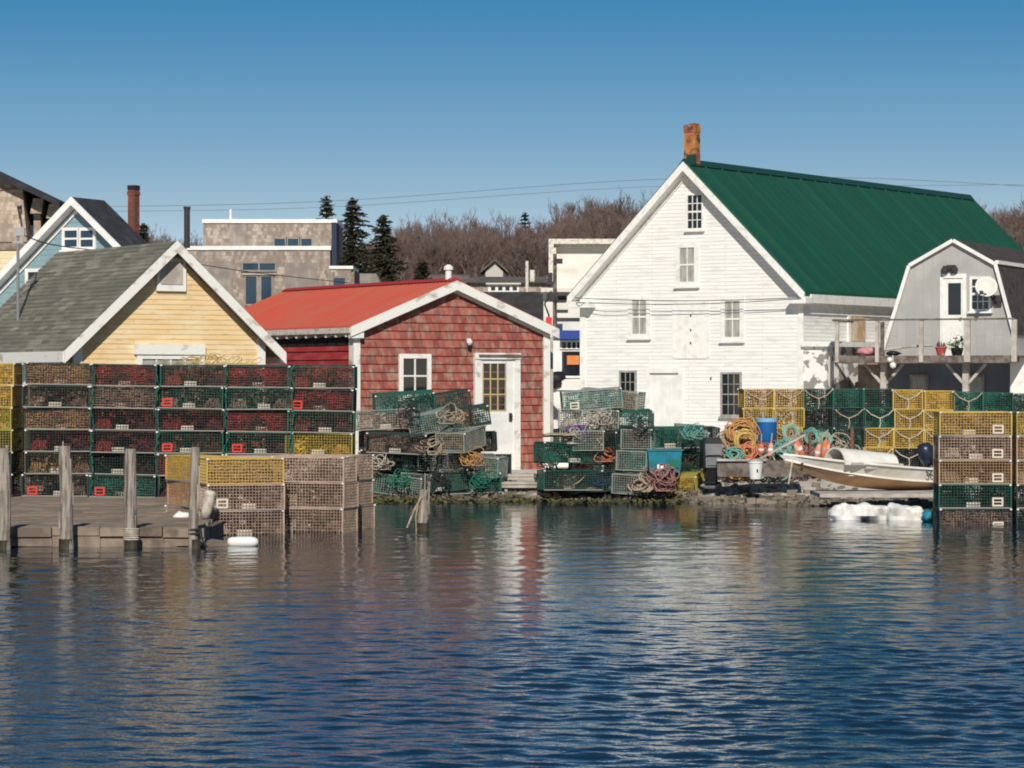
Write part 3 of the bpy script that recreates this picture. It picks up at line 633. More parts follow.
# ============================================================ YELLOW SHED
fy = Frame(75, 52.3, -R(31), .3)
W, _ = fy.at(263, 400); _, he = fy.at(75, 347); _, hr = fy.at(173, 249)
he = (he+fy.at(263, 345)[1])/2+.05
L = fy.depth(64, W/2)
ysd = empty('yellow_shed', fy.o, fy.rz(), 'yellow clapboard shed with mossy grey shingle roof', 'shed')
mb = body(W, L, he, hr, .088); mb.build('wall', M['yellow_clap'], ysd)
mb = MB(); mb.box(-.03, -.019, .12, L, 0, he-.05); mb.build('side_wall', M['yellow_side'], ysd)
o = .26; e = .30
r_ = MB(); r_.prism(chev(W, he, hr, e, .13, -.04), -o, L+.3)
a = W/2; s_ = (hr-he)/a
# shingle courses as small steps
nn = 26
for k in range(nn):
    t0 = k/nn; t1 = (k+1)/nn
    for sg in (-1, 1):
        xa = a+sg*(a+e)*t0; xb = a+sg*(a+e)*t1; za = hr-s_*(a+e)*t0+.13; zb = hr-s_*(a+e)*t1+.13
        q = [(xa, -o, za+.002), (xb, -o, zb+.032), (xb, L+.3, zb+.032), (xa, L+.3, za+.002)]
        r_.face(q if sg > 0 else q[::-1]); q = [(xb, -o, zb), (xb, L+.3, zb), (xb, L+.3, zb+.032), (xb, -o, zb+.032)]; r_.face(q)
rf = r_.build('roof', M['mossy_roof'], ysd)
tr = MB(); tr.prism(chev(W, he, hr, e+.02, .135, .075), -o-.045, -o-.002); tr.build('rake_board', M['cream_trim'] if 0 else M['white_peel'], ysd)
tr = MB(); tr.prism(chev(W, he, hr, e, .036, -.0), -o, 0); tr.build('soffit', M['wood_dark'], ysd)
ze = hr-s_*(a+e)
ev = MB(); ev.box(-e-.035, -e-.002, -o, L+.3, ze-.07, ze+.12); ev.box(W+e+.002, W+e+.035, -o, L+.3, ze-.07, ze+.12); ev.build('eave_board', M['white_peel'], ysd)
for uu in (-.03, W-.12):
    c = MB(); c.box(uu, uu+.15, -.04, 0, 0, he+.05 if uu < 0 else he+.12); c.build('corner_board', M['white_clean'], ysd)
ua, za = fy.at(159, 286); ub, zb = fy.at(181, 262)
vb = MB(); vb.box(ua-.07, ub+.07, -.07, 0, za-.09, zb+.05); vw = vb.build('loft_hatch_frame', M['white'], ysd)
vb = MB(); vb.box(ua, ub, -.085, -.071, za+.03, zb); vb.build('loft_hatch', M['rail'], vw)
ua, za = fy.at(136, 372); ub, zb = fy.at(201, 348)
sg_ = MB(); sg_.box(ua-.05, ub+.05, -.09, 0, zb-.12, zb+.06); sb = sg_.build('window_head_board', M['white_peel'], ysd)
window(ysd, ua+.1, ub-.05, za-.4, zb-.2, cols=4, rows=2, fm='white', gm='curtain', fw=.1)
for (x0, x1) in ((-.9, -.3),):
    pass
for yy in (1.0, 2.6):
    wf = MB(); wf.box(-.06, -.031, yy-.45, yy+.45, he-.75, he-.28); ww = wf.build('window', M['white'], ysd); p_ = MB(); p_.box(-.066, -.061, yy-.36, yy+.36, he-.7, he-.36); p_.build('pane', M['glass'], ww)
# service mast
p = P(18, 290, 55.5)
sm = MB(); sm.tube([p+Vector((0, 0, -1.2)), p+Vector((0, 0, 1.05)), p+Vector((.04, 0, 1.12)), p+Vector((.12, 0, 1.08))], .028, 8); sm.box(p.x-.04, p.x+.12, p.y-.05, p.y+.05, p.z+1.0, p.z+1.14)
sm.box(p.x-.1, p.x+.1, p.y-.03, p.y+.03, p.z+.86, p.z+.90)
tag(sm.build('service_mast', M['alu']), 'thin grey electric mast standing on the back of the mossy roof', 'mast')

# ============================================================ BLUE HOUSE behind
fb_ = Frame(-24, 80, R(24), 0)
a_u, hr = fb_.at(79, 203); W = 2*a_u; _, he = fb_.at(-24, 312)
L = 1.25
bh = empty('blue_house', fb_.o, fb_.rz(), 'pale blue clapboard house with white trimmed gable behind yellow shed', 'house')
mb = body(W, L, he, hr, .14); mb.build('wall', M['blue_clap'], bh)
r_ = MB(); r_.prism(chev(W, he, hr, .2, .14, -.03), -.35, L); r_.build('roof', M['dark_roof'], bh)
tr = MB(); tr.prism(chev(W, he, hr, .22, .145, .07), -.40, -.352); tr.prism(chev(W, he, hr, -.2, -.13, .23), -.06, -.02); tr.prism(chev(W, he, hr, .2, .028, .05), -.35, 0); tr.build('rake_board', M['white_clean'], bh)
winpx(fb_, bh, 65.5, 78, 230.5, 247, cols=1, rows=2, fm='white_clean', fw=.08, split=False, gm='glass_blue', mw=.05)
winpx(fb_, bh, 81.5, 94, 230.5, 247, cols=1, rows=2, fm='white_clean', fw=.08, split=False, gm='glass_blue', mw=.05)
winpx(fb_, bh, 29, 39, 272, 290, cols=1, rows=1, fm='white_clean', fw=.09, gm='glass')
uc, zt = fb_.at(134, 190, 1.5); _, zb = fb_.at(134, 260, 1.5)
ch = MB(); ch.box(uc-.10, uc+.11, 1.35, 1.6, zb-3.5, zt); ch.box(uc-.115, uc+.125, 1.335, 1.615, zt-.14, zt-.04); cc = ch.build('chimney', mat('dark_red_brick', (.22,.07,.05), .9, c2=(.12,.06,.05), ns=6, lo=.45, hi=.6, brick=(.22,.075,.3)), bh)
c2 = MB(); c2.box(uc-.11, uc+.12, 1.34, 1.61, zt+.001, zt+.12); c2.build('chimney_cap', M['dark'], cc)

# ============================================================ BROWN SHINGLED BUILDING far left
D = 88
bb = empty('brown_shingled_building', (0, 0, 0), 0, 'brown shingled building with dark overhanging roof at far left edge', 'building')
def X(px, D=D): return (px-CX)/F*D
def Z(py, D=D): return zat(py, D)
mb = MB(); mb.prism([(X(-90), Z(242)), (X(27), Z(242)), (X(22), Z(186)), (X(0), Z(176)), (X(-40), Z(157)), (X(-90), Z(160))], D, D+5); mb.build('wall', M['cedar_dark'], bb)
mb = MB(); mb.box(X(-90), X(26), D-.05, D+5, Z(250), Z(243)); mb.box(X(-90), X(16), D-.06, D-.001, Z(190), Z(188)); mb.build('band_board', M['wood_brown'], bb)
mb = MB(); mb.box(X(-90), X(20), D, D+4, Z(330), Z(250.5)); mb.build('cream_lower_wall', mat('cream_clapboard', (.72,.62,.40), .8, brick=(2,.14,.05)), bb)
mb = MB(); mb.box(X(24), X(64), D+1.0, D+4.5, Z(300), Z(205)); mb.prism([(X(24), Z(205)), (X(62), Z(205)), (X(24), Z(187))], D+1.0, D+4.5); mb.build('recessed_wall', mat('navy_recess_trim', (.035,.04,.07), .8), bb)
mb = MB(); mb.prism([(X(-50), Z(155)), (X(-50), Z(149)), (X(62), Z(202.5)), (X(62), Z(207.5))][::-1], D-.5, D+5); mb.prism([(X(-50), Z(155)), (X(-50), Z(149)), (X(-95), Z(170)), (X(-95), Z(176))], D-.5, D+5); mb.build('roof', M['dark_roof'], bb)
for x0, x1, y0, y1 in ((29, 42, 198, 213), (45, 57, 203.5, 218)):
    mb = MB(); mb.prism([(X(x0), Z(y1)), (X(x1-2), Z(y1)), (X(x1), Z(y0)), (X(x0+3), Z(y0))], D+.2, D+1.0); dm_ = mb.build('dormer', M['cedar_dark'], bb)
    mb = MB(); mb.box(X(x0+2), X(x1-4), D+.5, D+1.0, Z(y1+22), Z(y1)-.01); mb.build('dormer_post', M['cedar_dark'], dm_)
mb = MB(); p = P(20, 215, D-.2); mb.tube([P(21, 206, D), p+Vector((.0, 0, .2)), P(18, 206, D-.3), P(20, 219, D-.3)], .03, 6); mb.build('wall_bracket', M['iron'], bb)

# ============================================================ GREY SHINGLED FLAT-ROOFED BUILDING
D = 112
gb = empty('flat_roofed_shingled_building', (0, 0, 0), 0, 'grey shingled two tier flat roofed building with white parapet caps', 'building')
def X(px, D=112): return (px-CX)/F*D
def Z(py, D=112): return zat(py, D)
mb = MB(); mb.box(X(188), X(330), D, D+6, Z(330), Z(250)); mb.build('lower_wall', M['cedar'], gb)
mb = MB(); mb.box(X(199), X(333.5), D+1.5, D+6, Z(252), Z(221)); mb.build('upper_wall', M['cedar'], gb)
mb = MB(); mb.box(X(187), X(331), D-.06, D+1.6, Z(250), Z(246)); mb.build('parapet_cap', M['white_clean'], gb)
mb = MB(); mb.box(X(198), X(335), D+1.44, D+6.1, Z(221)+.003, Z(217)); mb.build('parapet_cap', M['white_clean'], gb)
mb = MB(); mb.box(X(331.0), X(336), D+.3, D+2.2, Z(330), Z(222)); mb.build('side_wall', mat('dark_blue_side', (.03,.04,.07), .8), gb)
def fbox(par, name, x0, x1, y0, y1, m, D0, pr=.05):
    q = MB(); q.box(X(x0), X(x1), D0-pr, D0, Z(y1), Z(y0)); return q.build(name, M[m], par)
def simplewin(par, x0, x1, y0, y1, D0, fm='cedar_board', gm='glass_blue', cols=1):
    fw = .07; f = MB(); a, b = X(x0), X(x1); za, zb = Z(y1), Z(y0)
    f.box(a-fw, a, D0-.06, D0, za-fw, zb+fw); f.box(b, b+fw, D0-.06, D0, za-fw, zb+fw); f.box(a, b, D0-.06, D0, zb, zb+fw); f.box(a, b, D0-.06, D0, za-fw, za)
    for k in range(1, cols): u = a+(b-a)*k/cols; f.box(u-.025, u+.025, D0-.05, D0, za, zb)
    w_ = f.build('window', M[fm], par); q = MB(); q.box(a, b, D0-.025, D0-.01, za, zb); q.build('pane', M[gm], w_); return w_
fbox(gb, 'panel', 226, 243, 222, 245, 'cedar_board', D+1.5)
for x0 in (271.5, 285, 298.5): simplewin(gb, x0, x0+10.5, 237, 246, D+1.5)
simplewin(gb, 243, 275, 263.5, 270, D, gm='glass_blue', cols=2)
simplewin(gb, 246, 256.5, 276.5, 304, D); simplewin(gb, 261.5, 271.5, 276.5, 304, D)
fbox(gb, 'panel', 199, 233, 261, 300, 'cedar_board', D); fbox(gb, 'panel', 285, 317, 263, 300, 'cedar_board', D)
fbox(gb, 'window_ledge', 243, 275, 273.5, 275, 'rail', D, .12)
mb = MB(); mb.lathe([(.10,0),(.10,1.3),(.12,1.3),(.12,1.38),(.09,1.38)], 10, (X(187, 100), 100, Z(248, 100))); mb.build('flue_pipe', M['iron'], gb)
mb = MB(); mb.lathe([(.05,-.3),(.05,.4)], 8, (X(225.5), D+2, Z(217))); mb.build('vent_pipe', M['white_clean'], gb)
ng = empty('small_shingled_annex', (0, 0, 0), 0, 'small shingled annex with white cap just above the red roof', 'building')
mb = MB(); mb.box(X(333.5), X(354), D-2, D+2, Z(330), Z(271)); mb.build('wall', M['cedar'], ng)
mb = MB(); mb.box(X(332.5), X(356), D-2.06, D+2.0, Z(271), Z(268)); mb.build('parapet_cap', M['white_clean'], ng)
mb = MB(); mb.box(X(354.0), X(357), D-1.9, D+2, Z(330), Z(272)); mb.build('corner_post', M['wood_brown'], ng)
simplewin(ng, 337, 348, 280, 288, D-2)
# low grey roofed house between annex and woods
D = 135
def X(px, D=135): return (px-CX)/F*D
def Z(py, D=135): return zat(py, D)
hs = empty('low_grey_house', (0, 0, 0), 0, 'low house with pale grey roof beside the spruces', 'house')
mb = MB(); mb.prism([(X(352), Z(292)), (X(384), Z(292)), (X(376), Z(273.5)), (X(352), Z(273.5))], D, D+3); mb.build('roof', mat('pale_grey_roof', (.27,.25,.22), .9, c2=(.22,.2,.18), ns=3), hs)
mb = MB(); mb.box(X(352), X(386), D+.2, D+4, Z(330), Z(292)-.01); mb.build('wall', M['cedar'], hs)

# ============================================================ SHOP BUILDING between red shed and white house
D = 104
def X(px, D=104): return (px-CX)/F*D
def Z(py, D=104): return zat(py, D)
sh = empty('white_shop_building', (0, 0, 0), 0, 'white flat roofed shop building with blue awning behind the white house', 'building')
M['shop_white'] = mat('off_white_stucco', (.74,.72,.67), .8, c2=(.62,.59,.54), scale=(1,1,2), ns=1.2, lo=.45, hi=.7)
mb = MB(); mb.box(X(556), X(650), D, D+8, Z(440), Z(246)); mb.build('wall', M['shop_white'], sh)
mb = MB(); mb.box(X(548.5), X(650), D-.5, D+8, Z(244.5), Z(239.5)); mb.box(X(551), X(650), D-.25, D, Z(247.5), Z(244.6)); mb.build('cornice', M['cream_trim'], sh)
mb = MB(); mb.box(X(548.5), X(553.5), D-.5, D-.3, Z(282), Z(244.6)); mb.box(X(553.6), X(556), D-.3, D+4, Z(330), Z(247)); mb.build('corner_pillar', M['cream_trim'], sh)
mb = MB(); mb.box(X(543), X(640), D-1.8, D-.01, Z(440), Z(294)); mb.build('lower_wall', M['shop_white'], sh)
mb = MB(); mb.box(X(540), X(640), D-2.3, D-.01, Z(294)+.002, Z(290)); mb.build('lower_cornice', M['cream_trim'], sh)
for x0, x1, y0, y1 in ((556, 566, 297.5, 302), (575, 580, 299, 303), (553, 579, 319, 320.5), (553, 567, 311, 312)):
    fbox(sh, 'sign_lamp' if y0 < 305 else 'trim_strip', x0, x1, y0, y1, 'dark' if y0 < 305 else 'iron', D-1.8, .12)
mb = MB(); a, b = X(555), X(581); mb.prism([(0, 0)]*0 or [(a, Z(340)), (b, Z(340)), (b, Z(331.5)), (a, Z(331.5))], D-2.3, D-1.8); mb.build('awning', M['awning'], sh)
simplewin(sh, 561, 580, 343, 349, D-1.8, fm='white_clean', gm='glass', cols=4)
simplewin(sh, 561, 580, 352, 376, D-1.8, fm='white_clean', gm='glass', cols=1)
fbox(sh, 'orange_sign', 566, 578, 356, 365, 'sign_orange', D-1.84, .05)
# utility pole with gear
D = 100
def X(px, D=100): return (px-CX)/F*D
def Z(py, D=100): return zat(py, D)
up = empty('utility_pole', (X(554.5), D-1, 0), 0, 'dark utility pole with cables standing beside the white shop building', 'utility pole')
mb = MB(); mb.tube([(0, 0, 0), (0, 0, Z(255))], [.09, .06], 8); mb.build('pole', M['wood_dark'], up)
mb = MB(); mb.box(-.28, .1, -.12, .06, Z(302), Z(294)); mb.build('cable_box', M['iron'], up); mb = MB(); mb.box(-.24, -.08, -.2, 0, Z(283)-.1, Z(274)); mb.build('insulator', M['iron'], up); mb = MB(); mb.box(-.05, .25, -.12, 0, Z(262)-.1, Z(260)); mb.build('crossbar', M['iron'], up)
mb = MB(); mb.tube([(-.12, -.1, Z(292)), (-.34, -.12, Z(305)), (-.2, -.1, Z(316)), (-.24, -.1, Z(330))], .03, 6); mb.build('hanging_cable', M['wire_grey'], up)
mb = MB(); mb.box(-.30, -.10, -.22, -.1, Z(328), Z(318)); mb.build('red_sign', M['red_paint'], up)
# ------------------------------------------------------------ far village
D = 150
def vh(name, px0, px1, ye, yr, yb, D, wallm, roofm, label, gable_px=None):
    o_ = empty(name, (0, 0, 0), 0, label, 'house')
    x0, x1 = (px0-CX)/F*D, (px1-CX)/F*D; zb = min(zat(yb, D), gz((x0+x1)/2, D)-.3)
    mb = MB(); mb.box(x0, x1, D, D+5, zb, zat(ye, D)); mb.build('wall', wallm, o_)
    mb = MB(); z0 = zat(ye, D); z1 = zat(yr, D)
    mb.hexa([(x0-.2, D-.3, z0), (x1+.2, D-.3, z0), (x1+.2, D+5.3, z0), (x0-.2, D+5.3, z0)], [(x0+.1, D+2.4, z1), (x1-.1, D+2.4, z1), (x1-.1, D+2.6, z1), (x0+.1, D+2.6, z1)])
    mb.build('roof', roofm, o_); return o_
M['far_roof'] = mat('far_grey_roof', (.14,.125,.115), .95, c2=(.10,.09,.085), ns=1)
M['far_black'] = mat('far_black_roof', (.035,.033,.035), .95, c2=(.055,.05,.05), ns=2)
v1 = vh('long_grey_house', 470, 548, 283, 275, 300, 150, M['cedar'], M['far_roof'], 'long low grey roofed house below the bare woods')
mb = MB(); q = D = 140; x0, x1 = (488-CX)/F*q, (519-CX)/F*q; mb.box(x0, x1, q, q+2, zat(300, q), zat(284.5, q))
v2 = empty('white_strip_building', (0, 0, 0), 0, 'long white building strip with four small dark windows in front of the woods', 'building'); mb.build('wall', M['white'], v2)
for k in range(4):
    c = 491+k*7.2; p_ = MB(); p_.box((c-CX)/F*q, (c+4.2-CX)/F*q, q-.05, q-.01, zat(290, q), zat(286.7, q)); p_.build('window', M['glass'], v2)
mb = MB(); mb.box((486-CX)/F*q, (521-CX)/F*q, q-.2, q+2.2, zat(284.5, q)+.003, zat(283, q)); mb.build('roof', M['cream_trim'], v2)
q = 118; v3 = empty('black_roofed_house', (0, 0, 0), 0, 'low black roofed house right behind the red shed gable', 'house')
mb = MB(); mb.hexa([((475-CX)/F*q, q-2, zat(330, q)), ((549-CX)/F*q, q-2, zat(330, q)), ((549-CX)/F*q, q+4, zat(330, q)), ((475-CX)/F*q, q+4, zat(330, q))], [((478-CX)/F*q, q+1, zat(291, q)), ((546-CX)/F*q, q+1, zat(291, q)), ((546-CX)/F*q, q+1.2, zat(291, q)), ((478-CX)/F*q, q+1.2, zat(291, q))]); mb.build('roof', M['far_black'], v3)
mb = MB(); mb.box((477-CX)/F*q, (547-CX)/F*q, q-1.8, q+3.8, 0, zat(330, q)-.01); mb.build('wall', M['cedar'], v3)
q = 175; v4 = empty('white_gabled_cottage', (0, 0, 0), 0, 'tiny white gabled cottage at the foot of the woods', 'cottage')
x0, x1, xm = (485.5-CX)/F*q, (503-CX)/F*q, (495-CX)/F*q
mb = MB(); mb.prism([(x0, zat(285, q)), (x1, zat(285, q)), (x1, zat(271, q)), (xm, zat(261.5, q)), (x0, zat(271, q))], q, q+5); mb.build('wall', mat('far_white_wall', (.50,.47,.43), .8), v4)
mb = MB(); mb.prism([(x0-.3, zat(273, q)), (xm, zat(261.5, q)+.02), (x1+.3, zat(273, q)), (x1+.3, zat(271, q)), (xm, zat(259, q)), (x0-.3, zat(271, q))], q-.3, q+5); mb.build('roof', M['far_roof'], v4)
q = 165; v5 = vh('brown_roofed_house', 424, 470, 284, 273, 300, 172, M['cedar'], mat('brown_far_roof', (.19,.155,.13), .95, c2=(.13,.10,.09), ns=1), 'brown roofed house half hidden left of the long grey house')
q = 130; fp = MB(); p = P(527, 261, q); fp.tube([(p.x, q, 3), (p.x, q, p.z)], [.09, .07], 8); fp.box(p.x+.13, p.x+.32, q-.3, q-.1, p.z-.9, p.z-.4)
tag(fp.build('utility_pole', M['cream_trim']), 'short pale utility pole in front of the far woods', 'utility pole')

# ------------------------------------------------------------ wires
def wire(pts, r, label, name='overhead_wire', m='wire_grey', group=None):
    # pts: (px, py, D) smoothed by Catmull-Rom
    q = [P(*p) for p in pts]; out = []
    for k in range(len(q)-1):
        p0, p1, p2, p3 = q[max(k-1, 0)], q[k], q[k+1], q[min(k+2, len(q)-1)]
        for s in range(8):
            t = s/8; out.append(.5*((2*p1)+(p2-p0)*t+(2*p0-5*p1+4*p2-p3)*t*t+(3*p1-p0-3*p2+p3)*t**3))
    out.append(q[-1]); mb = MB(); mb.tube(out, r, 5)
    return tag(mb.build(name, M[m]), label, 'wire', group)
M['far_wire'] = mat('far_wire_grey', (.16,.18,.21), .8)
wire([(-80, 206, 140), (150, 206, 140), (350, 200, 140), (640, 180, 140), (860, 178, 140), (1100, 191, 140)], .014, 'upper of the two thin power lines crossing the sky', m='far_wire')
wire([(-80, 211, 139), (150, 211, 139), (350, 206, 139), (640, 187, 139), (860, 186, 139), (1100, 184, 139)], .012, 'lower of the two thin power lines crossing the sky', m='far_wire')
wire([(555, 297, 99), (572, 297.5, 88.6)]+[(p_, 297.5+3.2*math.sin((p_-560)/245*math.pi), (fr.o+fr.u*fr.at(p_, 300)[0]).y-.45) for p_ in (590, 640, 690, 750, 802)], .011, 'upper of two cables crossing the white house front')
wire([(555, 302, 99), (572, 302.5, 88.6)]+[(p_, 301.5+4.0*math.sin((p_-560)/245*math.pi)-(p_-590)*.014, (fr.o+fr.u*fr.at(p_, 300)[0]).y-.45) for p_ in (590, 640, 690, 750, 802)], .011, 'lower of two cables crossing the white house front')
wire([(21, 234, 55.5), (45, 243, 60), (75, 248, 72), (140, 255, 82), (210, 266, 90), (262, 273.5, 97), (350, 283, 105)], .013, 'black cable running from the mast past the grey shingled building')

# ============================================================ TREES
def bare_tree(seed, h):
    rd = random.Random(seed); tk, tw = MB(), MB()
    def grow(p, d, l, r, lev):
        n = 3; pts = [p]; q = p.copy(); dd = d.copy()
        for i in range(n):
            dd = (dd+Vector((rd.uniform(-.16,.16), rd.uniform(-.16,.16), rd.uniform(0,.12)))).normalized(); q = q+dd*l/n; pts.append(q.copy())
        (tk if lev < 2 else tw).tube(pts, [r*(1-.45*i/n) for i in range(n+1)], 5 if lev < 2 else 3, cap=False)
        if lev >= 5: return
        nb = (7, 5, 4, 4, 3)[lev]
        for k in range(nb):
            t = rd.uniform(.30 if lev else .35, 1.0); a = pts[min(int(t*n), n-1)]; b = pts[min(int(t*n)+1, n)]; s0 = a.lerp(b, t*n-int(t*n) if t < 1 else 1)
            ax = Vector((rd.uniform(-1,1), rd.uniform(-1,1), rd.uniform(-.15,.5))).normalized()
            nd = (dd*(.75 if lev else .62)+ax*.68+Vector((0, 0, .22))).normalized()
            grow(s0, nd, l*rd.uniform(.48, .72), max(r*.48, .019), lev+1)
    grow(Vector((0, 0, -.5)), Vector((0, 0, 1)), h*.55, .11+h*.008, 0)
    return tk, tw
protos = []
for k in range(6):
    h = 9.5+1.1*(k % 3)
    tk, tw = bare_tree(100+k, h)
    o_ = empty('bare_tree', (0, 0, 0), 0, 'leafless brown tree in the woods on the hill', 'tree', 'bare trees in the woods')
    tk.build('trunk', M['bark'], o_); tw.build('crown', M['twig' if k % 2 else 'twig2'], o_)
    protos.append(o_)
rt_ = random.Random(5)
def woodtop(px):        # height of the skyline in the photo
    pts = [(-60,232),(120,232),(150,226),(185,232),(300,240),(330,240),(360,245),(392,226),(415,222),(470,219),(505,226),(525,216),(545,221),(575,204),(600,199),(640,200),(700,206),(900,210),(985,205),(1090,204)]
    for (a, ya), (b, yb) in zip(pts, pts[1:]):
        if a <= px <= b: return ya+(yb-ya)*(px-a)/(b-a)
    return 225
places = []
px = 392
while px < 668:
    for row in range(3): places.append((px+rt_.uniform(-4, 4), 205+row*24+rt_.uniform(-7, 7), row))
    px += 8.5
px = 978
while px < 1060: 
    for row in range(3): places.append((px+rt_.uniform(-3, 3), 205+row*24+rt_.uniform(-6, 6), row))
    px += 8.5
for px in range(130, 392, 14):
    for row in range(2): places.append((px+rt_.uniform(-4, 4), 230+row*26+rt_.uniform(-7, 7), row+1))
used = [False]*6
for i, (px, D, row) in enumerate(places):
    k = rt_.randrange(6); o_ = protos[k] if not used[k] else copy_tree(protos[k]); used[k] = True
    x = (px-CX)/F*D; zb = gz(x, D); top = zat(woodtop(px)+rt_.uniform(-10, 10)+(2-row)*6, D); s = max(.45, min(1.6, (top-zb)/(9.5+1.1*(k % 3))/1.12))
    o_.location = (x, D, zb); o_.rotation_euler = (0, 0, rt_.uniform(0, 6.28)); o_.scale = (s*rt_.uniform(.8, 1.0), s*.9, s)
# brush between the trunks
bs_ = MB()
for k in range(9000):
    px = rt_.choice((rt_.uniform(350, 680), rt_.uniform(350, 680), rt_.uniform(100, 350), rt_.uniform(970, 1060))); D = rt_.uniform(178, 280); x = (px-CX)/F*D; z = gz(x, D)
    b0 = Vector((x, D, z-.1)); dd = Vector((rt_.uniform(-.7, .7), rt_.uniform(-.4, .4), rt_.uniform(.8, 3.6))); w_ = .03
    bs_.face([b0-Vector((w_, 0, 0)), b0+Vector((w_, 0, 0)), b0+dd]); m1 = b0+dd*.5; d2 = Vector((rt_.uniform(-.9, .9), 0, rt_.uniform(.3, 1.0))); bs_.face([m1-Vector((0, 0, .03)), m1+Vector((0, 0, .03)), m1+d2])
tag(bs_.build('brush', M['twig']), 'tangle of reddish brown brush under the bare trees', 'brush', kind='stuff')
def conifer(px, ytop, wpx, D, label, seed, ybase=None, dens=1):
    rd = random.Random(seed); x = (px-CX)/F*D; zb = gz(x, D); zt = zat(ytop, D); h = zt-zb; r = wpx*1.0/F*D
    o_ = empty('spruce_tree', (x, D, zb), 0, label, 'tree'); tk = MB(); tk.tube([(0, 0, -.3), (0, 0, h*.5), (0, 0, h)], [.22, .12, .02], 7); tk.build('trunk', M['cone_bark'], o_)
    cr = MB(); nl = int(21*dens)
    for i in range(nl):
        t = (i+.5)/nl; z = h*(.16+.84*t); rr = r*((1-t)**.8)*rd.uniform(.5, 1.2)+.10
        nb = rd.randint(5, 8); a0 = rd.uniform(0, 6.28)
        for b in range(nb):
            a = a0+b*6.283/nb+rd.uniform(-.3, .3); L_ = rr*rd.uniform(.45, 1.15); droop = -.28*L_+rd.uniform(-.1, .16); n_ = 5+int(L_*7)
            for s in range(n_):
                f = (s+.6)/n_; c0 = Vector((math.cos(a)*L_*f, math.sin(a)*L_*f, z+droop*f*f+.18*L_*max(0, f-.6)))
                for q in range(4):
                    d1 = Vector((rd.uniform(-1, 1)+math.cos(a)*.7, rd.uniform(-1, 1)+math.sin(a)*.7, rd.uniform(-.6, .5)))*.17; d2 = Vector((rd.uniform(-1, 1), rd.uniform(-1, 1), rd.uniform(-.5, .6)))*.10
                    cr.face([c0, c0+d1, c0+d1+d2, c0+d2])
    for q in range(60):
        z = h*(1-.07*rd.random()); c0 = Vector((rd.gauss(0, .05), rd.gauss(0, .05), z)); cr.face([c0, c0+Vector((rd.uniform(-.14, .14), rd.uniform(-.14, .14), .08)), c0+Vector((rd.uniform(-.05, .05), 0, .16))])
    cr.build('crown', M['needle'], o_)
conifer(326.5, 198, 22, 160, 'small pointed spruce peeking above the flat roofed building', 1)
conifer(352.5, 200, 46, 158, 'tallest dark spruce right of the flat roofed building', 2, dens=1.3)
conifer(383, 217, 38, 163, 'dark spruce right of the tallest one', 3, dens=1.2)
conifer(422.5, 262, 16, 170, 'small dark spruce in front of the bare woods', 4)
conifer(143, 225, 11, 170, 'tiny dark spruce tip right of the brick chimney', 5)
conifer(525, 214, 18, 240, 'slender spruce rising from the bare woods skyline', 6)

# ============================================================ LOBSTER TRAPS
TL, TW, TH = 1.06, .53, .352
def trap_meshes():
    c = MB(); w_ = .0056
    xs = [-TL/2+TL*k/24 for k in range(25)]; yy = [-TW/2+TW*k/12 for k in range(13)]; zz = [.008+(TH-.016)*k/8 for k in range(9)]
    for x in xs:
        for z in (zz[0], zz[-1]): c.beam((x, -TW/2, z), (x, TW/2, z), w_, caps=False)
        for y in (-TW/2, TW/2): c.beam((x, y, zz[0]), (x, y, zz[-1]), w_, caps=False)
    for y in yy:
        for z in (zz[0], zz[-1]): c.beam((-TL/2, y, z), (TL/2, y, z), w_, caps=False)
        for x in (-TL/2, TL/2): c.beam((x, y, zz[0]), (x, y, zz[-1]), w_, caps=False)
    for z in zz[1:-1]:
        for y in (-TW/2, TW/2): c.beam((-TL/2, y, z), (TL/2, y, z), w_, caps=False)
        for x in (-TL/2, TL/2): c.beam((x, -TW/2, z), (x, TW/2, z), w_, caps=False)
    for sx in (-1, 1):
        for sy in (-1, 1): c.beam((sx*TL/2, sy*TW/2, 0), (sx*TL/2, sy*TW/2, TH), .020)
    for sy in (-1, 1):
        for z in (.008, TH-.008): c.beam((-TL/2, sy*TW/2, z), (TL/2, sy*TW/2, z), .014)
    for sx in (-1, 1):
        for z in (.008, TH-.008): c.beam((sx*TL/2, -TW/2, z), (sx*TL/2, TW/2, z), .014)
    return c
cage_src = trap_meshes()
def cage_mesh(mt):
    me = bpy.data.meshes.new('wire_cage'); me.from_pydata(cage_src.v, [], cage_src.f); me.update(); me.materials.append(mt); return me
